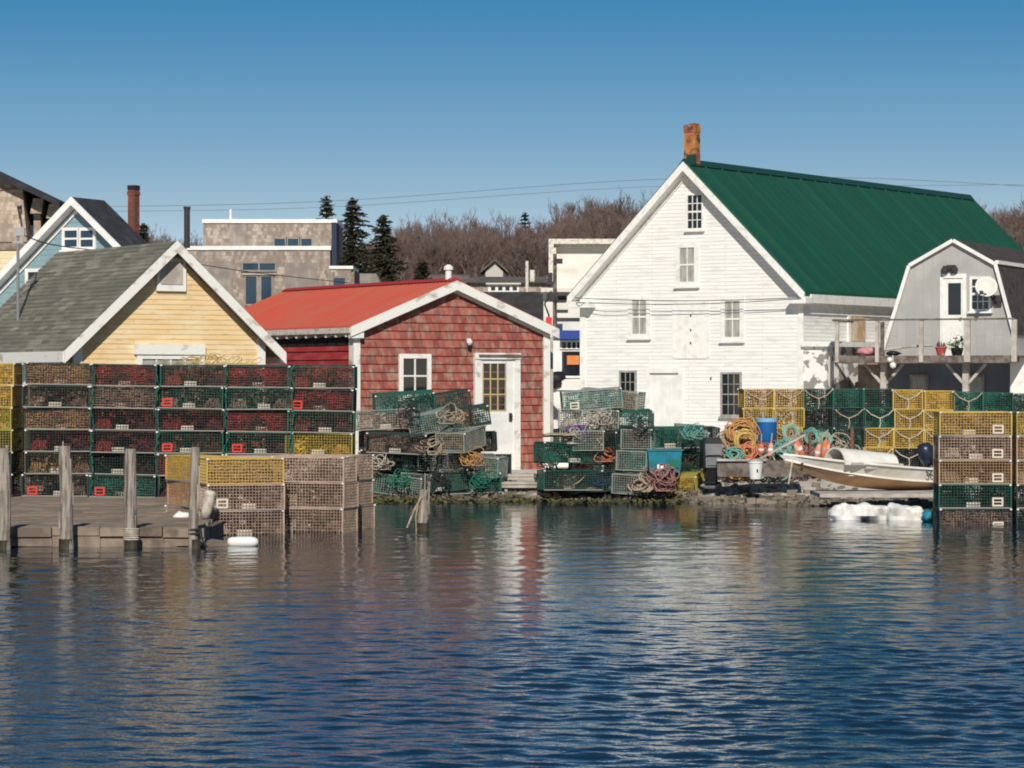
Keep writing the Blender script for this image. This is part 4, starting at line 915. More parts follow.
def net_mesh(mt, seed):
    rd = random.Random(seed); n = MB()
    def panel(a, b, c, d, nu, nv, rw):
        a, b, c, d = map(Vector, (a, b, c, d)); nrm = (b-a).cross(d-a).normalized()
        J = {}
        for i in range(nu+1):
            for j in range(nv+1):
                J[i, j] = a.lerp(b, i/nu).lerp(d.lerp(c, i/nu), j/nv)+nrm*rd.uniform(-.02, .02)+Vector((rd.uniform(-.008, .008),)*3)
        for (i, j), p in J.items():
            for q in ((i+1, j), (i, j+1)):
                if q in J:
                    u = (J[q]-p).normalized().cross(nrm)*rw/2; n.face([p-u, p+u, J[q]+u, J[q]-u])
    h = TH-.03
    for x in (-.17, .19): panel((x, -.25, .02), (x, .25, .02), (x, .25, h), (x, -.25, h), 12, 8, .014)
    panel((-.52, .235, .02), (.52, .235, .02), (.52, .235, h), (-.52, .235, h), 26, 8, .014)
    panel((-.5, -.24, .03), (-.2, -.24, .03), (-.26, .0, .20), (-.42, .0, .20), 8, 6, .013); panel((-.5, -.24, h), (-.2, -.24, h), (-.26, .0, .28), (-.42, .0, .28), 8, 6, .013)
    panel((.21, -.24, .03), (.5, -.24, .03), (.42, .0, .18), (.30, .0, .18), 8, 6, .013); panel((.21, -.24, h), (.5, -.24, h), (.42, .0, .27), (.30, .0, .27), 8, 6, .013)
    for k in range(9):      # bunched twine heads and weed
        c0 = Vector((rd.uniform(-.46, .46), rd.uniform(-.2, .15), rd.uniform(.05, .28))); q = rd.uniform(.03, .085)
        for j in range(16):
            a = c0+Vector((rd.gauss(0, 1), rd.gauss(0, 1), rd.gauss(0, .8)))*q; t3 = [a]+[a+Vector((rd.gauss(0, 1), rd.gauss(0, 1), rd.gauss(0, 1)))*q*.6 for _ in (0, 1)]; n.face([(max(-.51, min(.51, p_.x)), max(-.25, min(.25, p_.y)), max(.015, min(.33, p_.z))) for p_ in t3])
    # bait bag and slack twine
    for k in range(3):
        c0 = Vector((rd.uniform(-.45, .45), rd.uniform(-.1, .1), rd.uniform(.1, .25))); pts = [c0+Vector((rd.uniform(-.09, .09), rd.uniform(-.06, .06), rd.uniform(-.08, .08))) for _ in range(7)]; n.tube(pts, .012, 4)
    me = bpy.data.meshes.new('netting'); me.from_pydata(n.v, [], n.f); me.update(); me.materials.append(mt); return me
def mesh_of(mb, name, mt):
    me = bpy.data.meshes.new(name); me.from_pydata(mb.v, [], mb.f); me.update(); me.materials.append(mt); return me
def wm_(name, c, c2): return mat(name, c, .6, c2=c2, ns=4, lo=.45, hi=.65)
CAGE = {'green': cage_mesh(wm_('green_coated_wire', (.012,.10,.07), (.03,.07,.06))), 'dark': cage_mesh(wm_('dark_green_wire', (.018,.045,.04), (.04,.045,.045))),
        'yellow': cage_mesh(wm_('yellow_coated_wire', (.56,.38,.075), (.46,.33,.14))), 'olive': cage_mesh(wm_('olive_yellow_wire', (.30,.27,.05), (.38,.30,.10))),
        'brown': cage_mesh(wm_('mud_crusted_wire', (.50,.36,.28), (.36,.26,.19))), 'orange': cage_mesh(wm_('rusty_orange_wire', (.47,.30,.15), (.38,.24,.15))),
        'grey': cage_mesh(wm_('grey_green_wire', (.20,.25,.22), (.31,.31,.27)))}
NCOL = {'red': ((.34,.05,.04), (.09,.03,.03)), 'brown': ((.30,.20,.15), (.20,.12,.10)), 'green': ((.03,.17,.12), (.05,.10,.08)), 'yellow': ((.62,.40,.06), (.50,.24,.05)),
        'black': ((.02,.02,.022), (.05,.035,.03)), 'pale': ((.46,.36,.29), (.17,.10,.075)), 'teal': ((.05,.22,.20), (.16,.24,.20)), 'orange': ((.40,.23,.11), (.28,.14,.09))}
NET = {k: [net_mesh(mat(k+'_netting', a, .9, c2=b, ns=4, lo=.45, hi=.58), 40+i*7+j) for j in range(4)] for i, (k, (a, b)) in enumerate(NCOL.items())}
b_ = MB(); b_.box(-.10, .10, -.05, .04, .012, .085); b_.box(-.085, .085, -.052, -.051, .03, .07)
BRICK = mesh_of(b_, 'ballast_brick', mat('pinkish_concrete', (.64,.56,.47), .95, c2=(.46,.40,.34), ns=9))
def vent_mesh(mt):
    b_ = MB(); b_.M = Matrix.Scale(1.25, 4); b_.box(-.065, .065, -.01, 0, 0, .02); b_.box(-.065, .065, -.01, 0, .085, .105); b_.box(-.065, -.045, -.01, 0, .02, .085); b_.box(.045, .065, -.01, 0, .02, .085); b_.box(-.045, .045, -.009, -.001, .046, .058)
    return mesh_of(b_, 'escape_vent', mt)
VENT = {'red': vent_mesh(mat('red_vent_plastic', (.62,.05,.04), .5)), 'white': vent_mesh(mat('cream_vent_plastic', (.68,.58,.46), .6)), 'yellow': vent_mesh(M['rope_yellow'])}
b_ = MB(); b_.lathe([(.008,-.014),(.019,-.010),(.019,.010),(.008,.014)], 7); CLIP = mesh_of(b_, 'corner_clip', M['bucket'])
b_ = MB(); b_.box(-TL/2, TL/2, -TW/2-.014, -TW/2+.012, -.002, .016); RUN = mesh_of(b_, 'runner', mat('pale_grey_runner', (.27,.26,.235), .7))
b_ = MB()
for s in (-1, 1):
    b_.tube([(TL/2+.012, s*.25, .33), (TL/2+.03, s*.16, .24), (TL/2+.035, s*.05, .19), (TL/2+.03, 0, .17)], .0105, 5)
b_.tube([(TL/2+.03, 0, .17), (TL/2+.04, .01, .08), (TL/2+.03, -.01, -.02)], .0105, 5)
BRIDLE = mesh_of(b_, 'rope_bridle', M['rope_tan']); BRIDLE_W = mesh_of(b_, 'rope_bridle', M['rope_white'])
TRAPS = []
def child(me, par, loc=(0, 0, 0), rot=(0, 0, 0)):
    o_ = bpy.data.objects.new(me.name.split('.')[0], me); col.objects.link(o_); o_.parent = par; o_.location = loc; o_.rotation_euler = rot; return o_
tr_ = random.Random(11)
def trap(loc, yaw, cage, net, label, group, tilt=0, roll=0, vent=None, brick=True, clips=True, runner=True, bridle=None, scale=1, vx=None):
    o_ = empty('lobster_trap', loc, 0, label, 'lobster trap', group); o_.rotation_euler = (tilt, roll, yaw); o_.scale = (scale,)*3
    child(CAGE[cage], o_); child(NET[net][tr_.randrange(4)], o_, rot=(0, 0, math.pi if tr_.random() < .25 else 0))
    if brick: child(BRICK, o_, (tr_.uniform(-.1, .1), -.16, 0))
    if vent: child(VENT[vent], o_, (vx if vx is not None else tr_.choice((-.38, -.33, .33)), -TW/2-.006, .03))
    if runner: child(RUN, o_)
    if clips:
        child(CLIP, o_, (-TL/2+.01, -TW/2-.012, TH-.01)); child(CLIP, o_, (TL/2-.01, -TW/2-.012, TH-.01))
    if bridle: child(BRIDLE if bridle == 'tan' else BRIDLE_W, o_)
    TRAPS.append(o_); return o_
ORD = ['first', 'second', 'third', 'fourth', 'fifth', 'sixth', 'seventh', 'eighth', 'ninth', 'tenth', 'eleventh', 'twelfth']
CN = {'green': 'green', 'dark': 'dark green', 'yellow': 'yellow', 'olive': 'olive yellow', 'brown': 'mud brown', 'orange': 'rusty orange', 'grey': 'grey green'}
# --- long stack behind the dock
D = 48.4; dock_z = .24
cols_ = [(60, 6), (126, 6), (193, 6), (260, 6), (322, 6)]
for ci, (px, n) in enumerate(cols_):
    for r in range(n):
        cg = 'dark' if ci < 2 or tr_.random() < .5 else 'green'; nt_ = tr_.choice(('red', 'red', 'red', 'red', 'red', 'brown') if ci not in (0, 1) else ('red', 'black', 'brown', 'red', 'green') if ci == 1 else ('red', 'brown', 'red', 'orange'))
        if ci == 4 and r == 3: cg, nt_ = 'olive', 'yellow'
        if ci == 0 and r == 5: nt_ = 'brown'
        vent = 'red' if (ci, r) in ((2, 1), (2, 3), (3, 3), (4, 1), (0, 5), (1, 5)) else None
        z = dock_z+(5-r)*.357
        sag = (px-60)*-.00022
        trap(((px-CX)/F*D+tr_.uniform(-.035, .035), D+tr_.uniform(-.07, .05), z+sag+ .02+tr_.uniform(-.006, .006)), tr_.uniform(-.05, .05), cg, nt_,
             f'{ORD[ci]} {CN[cg]} trap from the left, {ORD[r]} row from top, long stack behind dock', 'traps in the long stack behind the dock', vent=vent, roll=.008+tr_.uniform(-.012, .012), vx=-.36)
for ci, px in enumerate((60, 126, 193, 260, 319, 64, 130, 196, 262)):
    for r in range(6):
        trap(((px-CX)/F*D+.0, D+(.62 if ci < 5 else 1.2), dock_z+(5-r)*.357), 0, 'green' if ci % 2 else 'dark', tr_.choice(('red', 'black', 'brown')), 'lobster trap glimpsed through the wire in the rear row of the long stack', 'traps in the rear row of the long stack', clips=False, brick=False, runner=False)
for r in range(6):      # end-on yellow column at the left edge
    trap(((-2-CX)/F*D, D+.30, dock_z+(5-r)*.357+.02), R(90)+tr_.uniform(-.04, .04), ('yellow', 'yellow', 'olive', 'olive', 'dark', 'dark')[r], ('yellow', 'yellow', 'yellow', 'black', 'black', 'red')[r],
         f'end-on trap at the left picture edge, {ORD[r]} row from top of the long stack', 'end-on traps at the left edge', bridle=None)
# --- two low brown stacks standing in the shallows
for r, (cg, nt_) in enumerate((('yellow', 'orange'), ('brown', 'pale'), ('brown', 'pale'))):
    z = -.02+(2-r)*.357
    trap(((241-CX)/F*41.2+tr_.uniform(-.02, .03), 41.2, z), R(17)+tr_.uniform(-.05, .05), cg, nt_, f'{CN[cg]} wire trap, {ORD[r]} from top of the near stack behind the fourth dock post', 'traps in the near stack behind the posts', vent='white' if r else None, brick=r > 0, runner=r > 0)
    trap(((196-CX)/F*41.9, 42.2, z+.01), R(-62)+tr_.uniform(-.05, .05), 'yellow' if r == 0 else ('orange' if r == 1 else 'brown'), 'yellow' if r == 0 else 'orange', f'half hidden trap left of the near brown stack, {ORD[r]} from its top', 'traps in the near stack behind the posts')
    trap(((258-CX)/F*42.6, 42.4, z), R(17), 'brown', 'pale', f'back trap of the near brown stack, {ORD[r]} from its top', 'traps in the near stack behind the posts', clips=False)
    trap(((316-CX)/F*42.2+tr_.uniform(-.02, .02), 42.0, z), R(-16)+tr_.uniform(-.06, .06), 'brown', 'pale', f'front mud crusted trap of the stack left of the lone post, {ORD[r]} from top', 'traps in the stack left of the lone post', vent=None, brick=False, runner=False)
    trap(((344-CX)/F*42.9+tr_.uniform(-.02, .02), 42.7, z), R(70)+tr_.uniform(-.06, .06), 'brown', 'pale', f'end-on mud crusted trap of the stack left of the lone post, {ORD[r]} from top', 'traps in the stack left of the lone post', brick=False)
    trap(((322-CX)/F*43.2, 43.1, z), R(-14), 'brown', 'brown', f'rear mud crusted trap of the stack left of the lone post, {ORD[r]} from top', 'traps in the stack left of the lone post', clips=False, runner=False)
# --- right front stack standing in the water
for r, (cg, nt_) in enumerate((('yellow', 'orange'), ('brown', 'pale'), ('orange', 'brown'), ('green', 'black'), ('dark', 'brown'))):
    z = 1.655-(r+1)*.357
    trap(((975-CX)/F*44.2, 44.2+.26, z), R(1)+tr_.uniform(-.02, .02), cg, nt_, f'{CN[cg]} trap, {ORD[r]} from top of the stack standing in water at right', 'traps in the right front stack', vent='white', vx=.33)
    trap(((1053-CX)/F*44.2, 44.2+.26, z), R(0), ('olive', 'orange', 'orange', 'dark', 'dark')[r], ('yellow', 'orange', 'orange', 'black', 'black')[r], f'trap cut by the right picture edge, {ORD[r]} from top of its stack', 'traps in the right front stack')
    trap(((977-CX)/F*44.9, 45.1, z), R(0), 'dark' if r > 2 else 'brown', 'black' if r > 2 else 'brown', f'rear trap of the right front stack, {ORD[r]} from its top, seen through wire', 'rear traps of the right front stack', clips=False, runner=False, brick=False)
# --- long back stack of end-on traps on the right shore
D = 54.6; pitch = .545; x0 = (759-CX)/F*D
ncol = 15
for c_ in range(ncol):
    x = x0+c_*pitch; px = CX+x/D*F
    for r in range(5):
        if px < 800: cg, nt_ = 'yellow', 'yellow' if r else 'orange'
        elif px < 893: cg, nt_ = ('green', 'dark')[tr_.random() < .4], tr_.choice(('green', 'black', 'brown', 'green'))
        elif px < 947: cg, nt_ = ('yellow', 'yellow') if r < 3 else ('dark', 'black')
        else: cg, nt_ = ('green', 'dark')[tr_.random() < .4], 'green'
        if 2 <= r and 870 < px < 900: cg, nt_ = 'yellow', 'yellow'
        z = 1.98-(r+1)*.357-max(0, (px-880))*.0006
        trap((x+tr_.uniform(-.012, .012), D+.53+tr_.uniform(-.03, .03), z), R(-90)+tr_.uniform(-.03, .03), cg, nt_, f'{ORD[min(c_, 11)] if c_ < 12 else ("thirteenth","fourteenth","fifteenth")[c_-12]} end-on {CN[cg]} trap from left, {ORD[r]} row from top, back stack on right shore',
             'traps in the back stack on the right shore', bridle='white' if (r in (1, 2, 3) and 860 < px < 945) or (r == 0 and 890 < px < 920) else ('tan' if tr_.random() < .2 else None), brick=px > 800, clips=True)
# --- jumbled pile before the red shed
def pile(rows, group, where):
    for k, (px, yb, D, yaw, tilt, roll, cg, nt_, br, pos) in enumerate(rows):
        p = P(px, yb, D); yaw += tr_.uniform(-14, 14); tilt += tr_.uniform(-6, 6); roll += tr_.uniform(-8, 8)
        if yb > 446: trap(P(px+tr_.uniform(-12, 12), yb-1, D+.62), R(tr_.uniform(-15, 15)), 'dark', tr_.choice(('black', 'green', 'brown')), 'dark trap seen through the wire at the back of a jumbled pile', 'traps at the back of the jumbled piles', clips=False, runner=False, tilt=R(tr_.uniform(-4, 4)))
        trap(p, R(yaw), cg, nt_, f'{CN[cg]} wire trap {pos}', group, tilt=R(tilt), roll=R(roll), bridle=br, brick=tr_.random() < .7, runner=tr_.random() < .5, vent='white' if tr_.random() < .12 else None)
W1 = 'in the jumbled pile before the red shed'
pile([
 (388,494,53.6,  5,0,0,'grey','teal',None,'at bottom left of the pile before the red shed'),
 (420,493,54.0, 80,0,0,'grey','brown','tan','end-on at the bottom below the shed window'),
 (440,493,53.7, -6,0,0,'dark','green',None,'at the bottom middle of the red shed pile'),
 (470,493,53.8,  4,0,0,'green','green',None,'at the bottom right of the red shed pile'),
 (390,472,53.9, -4,0,0,'dark','teal',None,'second from the ground at left of red shed pile'),
 (397,452,53.4, -12,6,9,'dark','brown',None,'tipped sideways on the left flank of the red shed pile'),
 (432,472,54.1, 84,0,0,'grey','black','tan','end-on in the second layer below the shed window'),
 (462,473,53.9, 12,0,3,'grey','brown',None,'in the second layer left of the shed door'),
 (474,475,53.9, -8,-4,6,'grey','teal',None,'leaning low against the shed door'),
 (384,429,53.7,  6,0,2,'grey','pale',None,'in the third layer at left edge of red shed pile'),
 (418,450,54.2, 75,3,0,'dark','brown','white','end-on in the middle of the red shed pile'),
 (432,430,53.8, 87,-5,0,'grey','teal','tan','end-on with tan bridle near top of red shed pile'),
 (461,449,53.6, 60,0,-4,'grey','orange','white','holding orange bait left of the shed door'),
 (462,428,54.1, 8,0,-5,'dark','green',None,'near the top beside the shed door'),
 (404,412,54.0, -4,2,-3,'green','teal',None,'topmost left under the shed window'),
 (440,413,54.2, 4,-3,-5,'dark','green',None,'topmost right between the shed window and door'),
 (470,452,54.1, 75,0,0,'dark','brown',None,'end-on standing closest to the shed door'),
], 'traps piled before the red shed', W1)
pile([
 (570,490,53.2, 14,0,4,'green','black',None,'at the bottom left of the pile before the white house'),
 (598,491,53.3, 0,0,0,'dark','teal',None,'at the bottom middle of the white house pile'),
 (636,491,53.3, 82,0,0,'grey','brown','white','end-on at the bottom right of white house pile'),
 (606,491,54.2, 80,0,0,'dark','green','tan','end-on behind the bottom row of white house pile'),
 (568,463,53.2, 12,0,3,'green','green','tan','in the second layer nearest the red shed corner'),
 (600,470,53.4, 3,0,-2,'dark','red',None,'with a red net in the second layer of white house pile'),
 (636,470,53.4, 85,0,2,'grey','teal','white','end-on in the second layer at right of white house pile'),
 (590,449,53.5, 84,0,0,'grey','pale','tan','end-on in the third layer of the white house pile'),
 (612,449,53.6, 80,0,0,'dark','black','white','end-on third layer, centre of the white house pile'),
 (640,449,53.7, 88,0,0,'grey','brown','white','end-on third layer, right of the white house pile'),
 (588,429,53.8, 4,0,1,'grey','pale',None,'in the fourth layer at left of white house pile'),
 (622,430,54.2, -3,0,0,'green','teal',None,'in the fourth layer at right of white house pile'),
 (592,409,54.0, 2,0,-1,'grey','teal',None,'topmost left of the white house pile'),
 (612,409,54.7, -2,0,0,'grey','pale',None,'topmost rear of the white house pile'),
 (672,447,53.9, 0,0,0,'green','green',None,'on the teal tote beside the outboard motor'),
 (683,470,54.2, 82,0,0,'green','brown','white','end-on between teal tote and outboard motor'),
 (687,493,53.6, 80,0,0,'olive','yellow',None,'on the ground left of the outboard motor'),
 (676,429,54.3, -3,0,2,'grey','pale',None,'lying on top above the teal tote') if False else (690,447,54.5, 80,0,0,'grey','teal',None,'end-on behind the outboard motor top'),
], 'traps piled before the white house', '')

# ------------------------------------------------------------ rope tangles
def coil(name, c, r, mt, label, turns=9, th=.016, tilt=(0, 0), seed=0, flat=.35, jit=.18, cat='rope coil', group=None):
    rd = random.Random(seed); mb = MB(); pts = []
    for k in range(turns*18):
        a = k/18*6.283; rr = r*(1-.35*rd.random()*jit*2-.35*(k/(turns*18)))+rd.uniform(-.02, .02)
        pts.append(Vector((rr*math.cos(a)*(1+jit*math.sin(k*.13+seed)), rr*math.sin(a)*(1+jit*math.cos(k*.17)), r*flat*math.sin(k*.11+seed)*.5+rd.uniform(-.01, .01))))
    mb.M = Matrix.Rotation(R(tilt[0]), 4, 'X') @ Matrix.Rotation(R(tilt[1]), 4, 'Y'); mb.tube(pts, th, 5)
    return tag(mb.build(name, mt, smooth=True, loc=c), label, cat, group)
def heap(name, c, rx, ry, h, mt, label, n=26, th=.014, seed=0, cat='rope pile', group=None):
    rd = random.Random(seed); mb = MB()
    for k in range(n):
        cc = Vector((rd.gauss(0, .35)*rx, rd.gauss(0, .35)*ry, 0)); q = max(0, 1-(cc.x/rx)**2); cc.z = rd.uniform(.03, h*q*.8+.03); r = rd.uniform(.07, .2); nrm = Vector((rd.uniform(-.7, .7), rd.uniform(-1, -.1), rd.uniform(.3, 1))).normalized()
        u = nrm.orthogonal().normalized(); v = nrm.cross(u); pts = [cc+(u*math.cos(a)+v*math.sin(a)*rd.uniform(.7, 1.1))*r for a in [i*.55+k for i in range(10)]]
        for p_ in pts: p_.z = max(p_.z, .01)
        mb.tube(pts, th, 5)
    return tag(mb.build(name, mt, smooth=True, loc=c), label, cat, group)
def gp(px, D, dz=0): x = (px-CX)/F*D; return Vector((x, D, gz(x, D)+dz))
coil('rope_coil', P(741, 434, 53.2), .27, M['rope_orange'], 'fat orange rope coil heaped left of the blue barrel', 20, .014, (72, 10), 1, .8, .25)
coil('rope_coil', P(745, 441, 52.8), .20, M['rope_yellow'], 'yellow rope coil hung in front of the orange coil', 16, .014, (85, -5), 2, .5, .1)
coil('rope_coil', P(731, 442, 53.3), .26, M['rope_tan'], 'pale tan rope tangle right behind the outboard motor', 15, .011, (65, 20), 3, .8, .4)
heap('rope_pile', gp(726, 53.4), .5, .3, .8, M['rope_tan'], 'loose tan rope draped behind the outboard motor', 44, .010, 21)
coil('rope_coil', P(748, 452, 52.7), .17, M['orange'], 'bright orange line bundle under the yellow coil', 12, .014, (60, 0), 4, .6, .3)
coil('rope_coil', P(734, 455, 52.6), .15, M['rope_teal'], 'small teal rope bundle at the left end of the gear pile', 13, .012, (50, 0), 5, .6, .3)
heap('rope_pile', gp(741, 53.3), .45, .3, .9, M['rope_orange'], 'mound of orange rope under the orange coil', 60, .012, 22)
coil('rope_coil', P(791, 433, 53.1), .165, M['rope_pale_green'], 'round pale green rope coil standing upright right of the blue barrel', 19, .011, (80, 12), 6, .3, .05)
coil('rope_coil', P(812, 437, 53.1), .14, M['rope_teal'], 'teal rope coil hung on a stake mid gear pile', 15, .012, (80, -12), 7, .4, .15)
coil('rope_coil', P(825, 440, 53.1), .13, M['rope_pale_green'], 'pale green rope coil right of the teal one', 14, .012, (78, 20), 8, .4, .2)
coil('rope_coil', P(783, 449, 52.6), .17, M['rope_teal'], 'dark teal rope coil low in the gear pile', 13, .011, (55, 10), 9, .6, .35)
heap('rope_pile', gp(778, 52.9), .6, .3, .62, M['rope_pale_green'], 'pale green rope tangle left of the boat bow', 42, .015, 23)
heap('rope_pile', gp(765, 52.9), .5, .3, .7, M['rope_pink'], 'faded red rope tangle below the blue barrel', 36, .015, 24)
heap('rope_pile', gp(806, 53.2), .8, .3, .95, M['rope_pink'], 'faded red rope mound under the teal coils', 60, .015, 25)
heap('rope_pile', gp(838, 53.4), .55, .3, .8, M['rope_tan'], 'tan rope mound behind the bow of the boat', 36, .014, 26)
heap('rope_pile', P(660, 491, 52.6), .36, .2, .45, M['rope_pink'], 'purple pink rope heap under the teal tote', 46, .012, 27)
heap('rope_pile', P(642, 492, 52.6), .3, .2, .3, M['rope_tan'], 'tan rope heap by the waterline left of the teal tote', 20, .016, 28)
heap('rope_pile', P(578, 437, 53.2), .22, .12, .12, M['rope_purple'], 'small purple rope bundle lying on the traps', 12, .014, 29)
lump('tan_bag', P(560, 437, 53.1), .34, .2, .035, M['rope_tan'], 'flat tan sack lying on the traps by the red shed corner', 'sack', 3, .5)
heap('rope_pile', P(205, 364, 48.3), .75, .25, .03, M['rope_yellow'], 'thin yellow rope heap on top of the long stack', 26, .006, 31)
for k, (px, py, l) in enumerate(((112, 372, 'left'), (143, 372, 'middle'), (205, 372, 'right'))):
    pass
M['navy_rope'] = mat('navy_rope', (.015,.05,.12), .95)
for k, (px, py, m_, nm, ds) in enumerate(((378,470,'rope_white','pale','left flank of the red shed pile'),(430,455,'rope_tan','tan','middle of the red shed pile'),(473,466,'rope_orange','orange','bottom step of the red shed pile'),(452,424,'rope_tan','tan','upper right of the red shed pile'),
     (407,418,'wire_grey','black','upper left of the red shed pile'),(440,486,'wire_grey','black','foot of the red shed pile'),(484,488,'rope_green','green','foot of the shed door'),(400,487,'rope_green','green','bottom left of the red shed pile'),
     (548,470,'wood_dark','dark brown','left end of the white house pile'),(570,486,'rope_tan','tan','foot of the white house pile'),(607,462,'orange','orange','centre of the white house pile'),(625,488,'wire_grey','black','lower right of the white house pile'),
     (600,425,'rope_white','pale','upper middle of the white house pile'),(640,436,'wire_grey','black','right shoulder of the white house pile'),(596,486,'navy_rope','navy blue','bottom middle of the white house pile'),(690,440,'rope_teal','teal','right of the teal tote'),(575,444,'rope_white','pale','below the purple rope bundle'))):
    heap('rope_pile', P(px, py, 53.15), .26, .14, .26, M[m_], f'{nm} rope tangle at the {ds}', 13, .008, 90+k)
# green lines dangling through the long stack
for k, px in enumerate((93, 157, 226, 293)):
    rd = random.Random(60+k); mb = MB(); pts = []
    xx = px
    for j in range(46):
        xx += rd.uniform(-1.6, 1.6)+(px-xx)*.25; pts.append(P(xx, 366+j*2.7+rd.uniform(-2, 2), 48.06+rd.uniform(-.03, .03)))
    mb.tube(pts, .009, 4)
    tag(mb.build('hanging_line', M['rope_green']), f'green line woven down the long stack, {ORD[k]} from the left', 'rope', 'green lines on the long stack')
# orange / red buoys and stakes in the gear pile
def buoy(px, py, D, h, r, m1, m2, label, lean=0, lx=0):
    o_ = empty('pot_buoy', P(px, py, D), 0, label, 'buoy', 'pot buoys in the gear pile'); o_.rotation_euler = (R(lean), R(lx), 0)
    mb = MB(); mb.lathe([(.02,0),(r*.8,.05*h),(r,.25*h),(r,.8*h),(r*.6,.95*h),(.02,h)], 12); mb.build('float', M[m1], o_, smooth=True)
    mb = MB(); mb.lathe([(r+.003,.40*h),(r+.003,.58*h)], 12); mb.build('band', M[m2], o_)
    mb = MB(); mb.tube([(0, 0, -.12), (0, 0, h+.18)], .014, 6); mb.build('spindle', M['wood'], o_)
for k, (px, py, h, r, a, b, c) in enumerate(((796,459,.30,.05,'pinkish','rope_orange','faded pink buoy left of the dark stakes'),(803,457,.34,.055,'orange','white','bright orange buoy between the first two stakes'),
    (816,459,.28,.05,'pinkish','white','pink buoy right of the second stake'),(823,458,.33,.055,'orange','rope_tan','orange buoy before the pale green coil'),(829,459,.30,.05,'pinkish','orange','pale pink buoy nearest the boat bow'),
    (770,457,.25,.05,'pinkish','white','pink buoy tipped beside the white bucket'),(761,455,.2,.05,'orange','white','small orange buoy above the white bucket'))):
    buoy(px, py, 52.7, h, r, a, b, c, tr_.uniform(-25, 25), tr_.uniform(-30, 30))
for k, (px, yt) in enumerate(((798,436),(810,432),(827,437),(852,428))):
    mb = MB(); mb.beam(P(px, yt, 53.0), P(px+tr_.uniform(-2, 2), 462, 52.8), .05); tag(mb.build('wooden_stake', mat('rusty_stake', (.16,.06,.04), .8) if k == 0 else bpy.data.materials['rusty_stake']), f'rusty dark stake in the gear pile, {ORD[k]} from the left', 'stake')
# blue barrel
bl = empty('blue_barrel', P(766.5, 443, 53.6), 0, 'cut blue plastic barrel with pale rim between orange coil and green coil', 'barrel')
mb = MB(); mb.lathe([(.15,0),(.165,.05),(.18,.2),(.185,.38),(.195,.38),(.195,.40),(.17,.40),(.16,.1)], 22); mb.build('barrel_body', M['blue_plastic'], bl, smooth=False)
mb = MB(); mb.lathe([(.196,.375),(.198,.44),(.17,.445),(.02,.45)], 22); mb.build('rim', M['blue_lid'], bl)
# bucket
bk = empty('white_bucket', P(755.5, 479, 50.9), 0, 'white plastic bucket standing before the grey wooden float', 'bucket')
mb = MB(); mb.lathe([(.095,0),(.125,.27),(.135,.27),(.135,.295),(.118,.295),(.10,.03)], 20); mb.build('bucket_body', M['bucket'], bk)
mb = MB(); mb.tube([(.13*math.cos(a), .13*math.sin(a)-.02, .26-.10*math.sin(a)) for a in [math.pi+ i*math.pi/8 for i in range(9)]], .005, 5); mb.build('handle', M['iron'], bk)
mb = MB(); mb.box(.01, .035, -.122, -.112, .12, .17); mb.build('mark', M['dark'], bk)
# grey wooden float / old skiff behind the bucket
fl = empty('wooden_work_float', P(760, 478, 51.8), R(-3), 'long dark weathered wooden trough under the rope piles', 'trough')
mb = MB(); mb.box(-.70, .70, -.3, .3, .04, .10); mb.box(-.70, .70, -.34, -.30, .03, .30); mb.box(-.70, .70, .30, .34, .03, .30); mb.box(-.74, -.70, -.34, .34, .03, .31); mb.box(.70, .74, -.34, .34, .03, .31); mb.build('trough_side', M['wood_dark'], fl)
mb = MB(); mb.beam((-.75, -.36, .32), (.1, -.36, .32), .07, .04); mb.beam((-.1, -.37, .30), (.76, -.2, .75), .08, .03); mb.build('gunwale_plank', M['rail'], fl)
# outboard motor standing at the shore (grey/black)
ob = empty('outboard_motor', P(711.5, 489, 52.4), R(8), 'upright old outboard motor with grey cowling and black leg', 'outboard motor')
mb = MB(); mb.hexa([(-.13,-.16,.38),(.14,-.16,.38),(.14,.18,.38),(-.13,.18,.38)], [(-.15,-.18,.80),(.15,-.18,.80),(.15,.2,.80),(-.15,.2,.80)]); mb.box(-.11, .12, -.185, -.17, .42, .56); mb.box(-.11, .12, -.19, -.17, .60, .78); mb.build('cowling', M['grey_cowl'], ob)
mb = MB(); mb.hexa([(-.16,-.19,.80),(.16,-.19,.80),(.16,.21,.80),(-.16,.21,.80)], [(-.12,-.14,.90),(.13,-.14,.90),(.13,.16,.90),(-.12,.16,.90)]); mb.box(-.15, .15, -.195, -.186, .575, .59); mb.box(-.175, -.153, -.16, .18, .36, .82); mb.build('cowling_top', M['black'], ob)
mb = MB(); mb.hexa([(-.08,-.07,.08),(.07,-.07,.08),(.07,.12,.08),(-.08,.12,.08)], [(-.12,-.14,.38),(.13,-.14,.38),(.13,.16,.38),(-.12,.16,.38)]); mb.box(-.14, .14, -.12, .16, .10, .13); mb.build('leg', M['black'], ob)
mb = MB(); mb.lathe([(.01,-.2),(.055,-.12),(.06,.1),(.03,.18)], 12, (0, 0, .06), 'x')
for k in range(3): a = k*2.09; mb.face([(.16, 0, .06), (.19, .12*math.cos(a)-.03, .06+.12*math.sin(a)), (.15, .12*math.cos(a+.6), .06+.12*math.sin(a+.6))])
mb.build('propeller', M['alu'], ob)
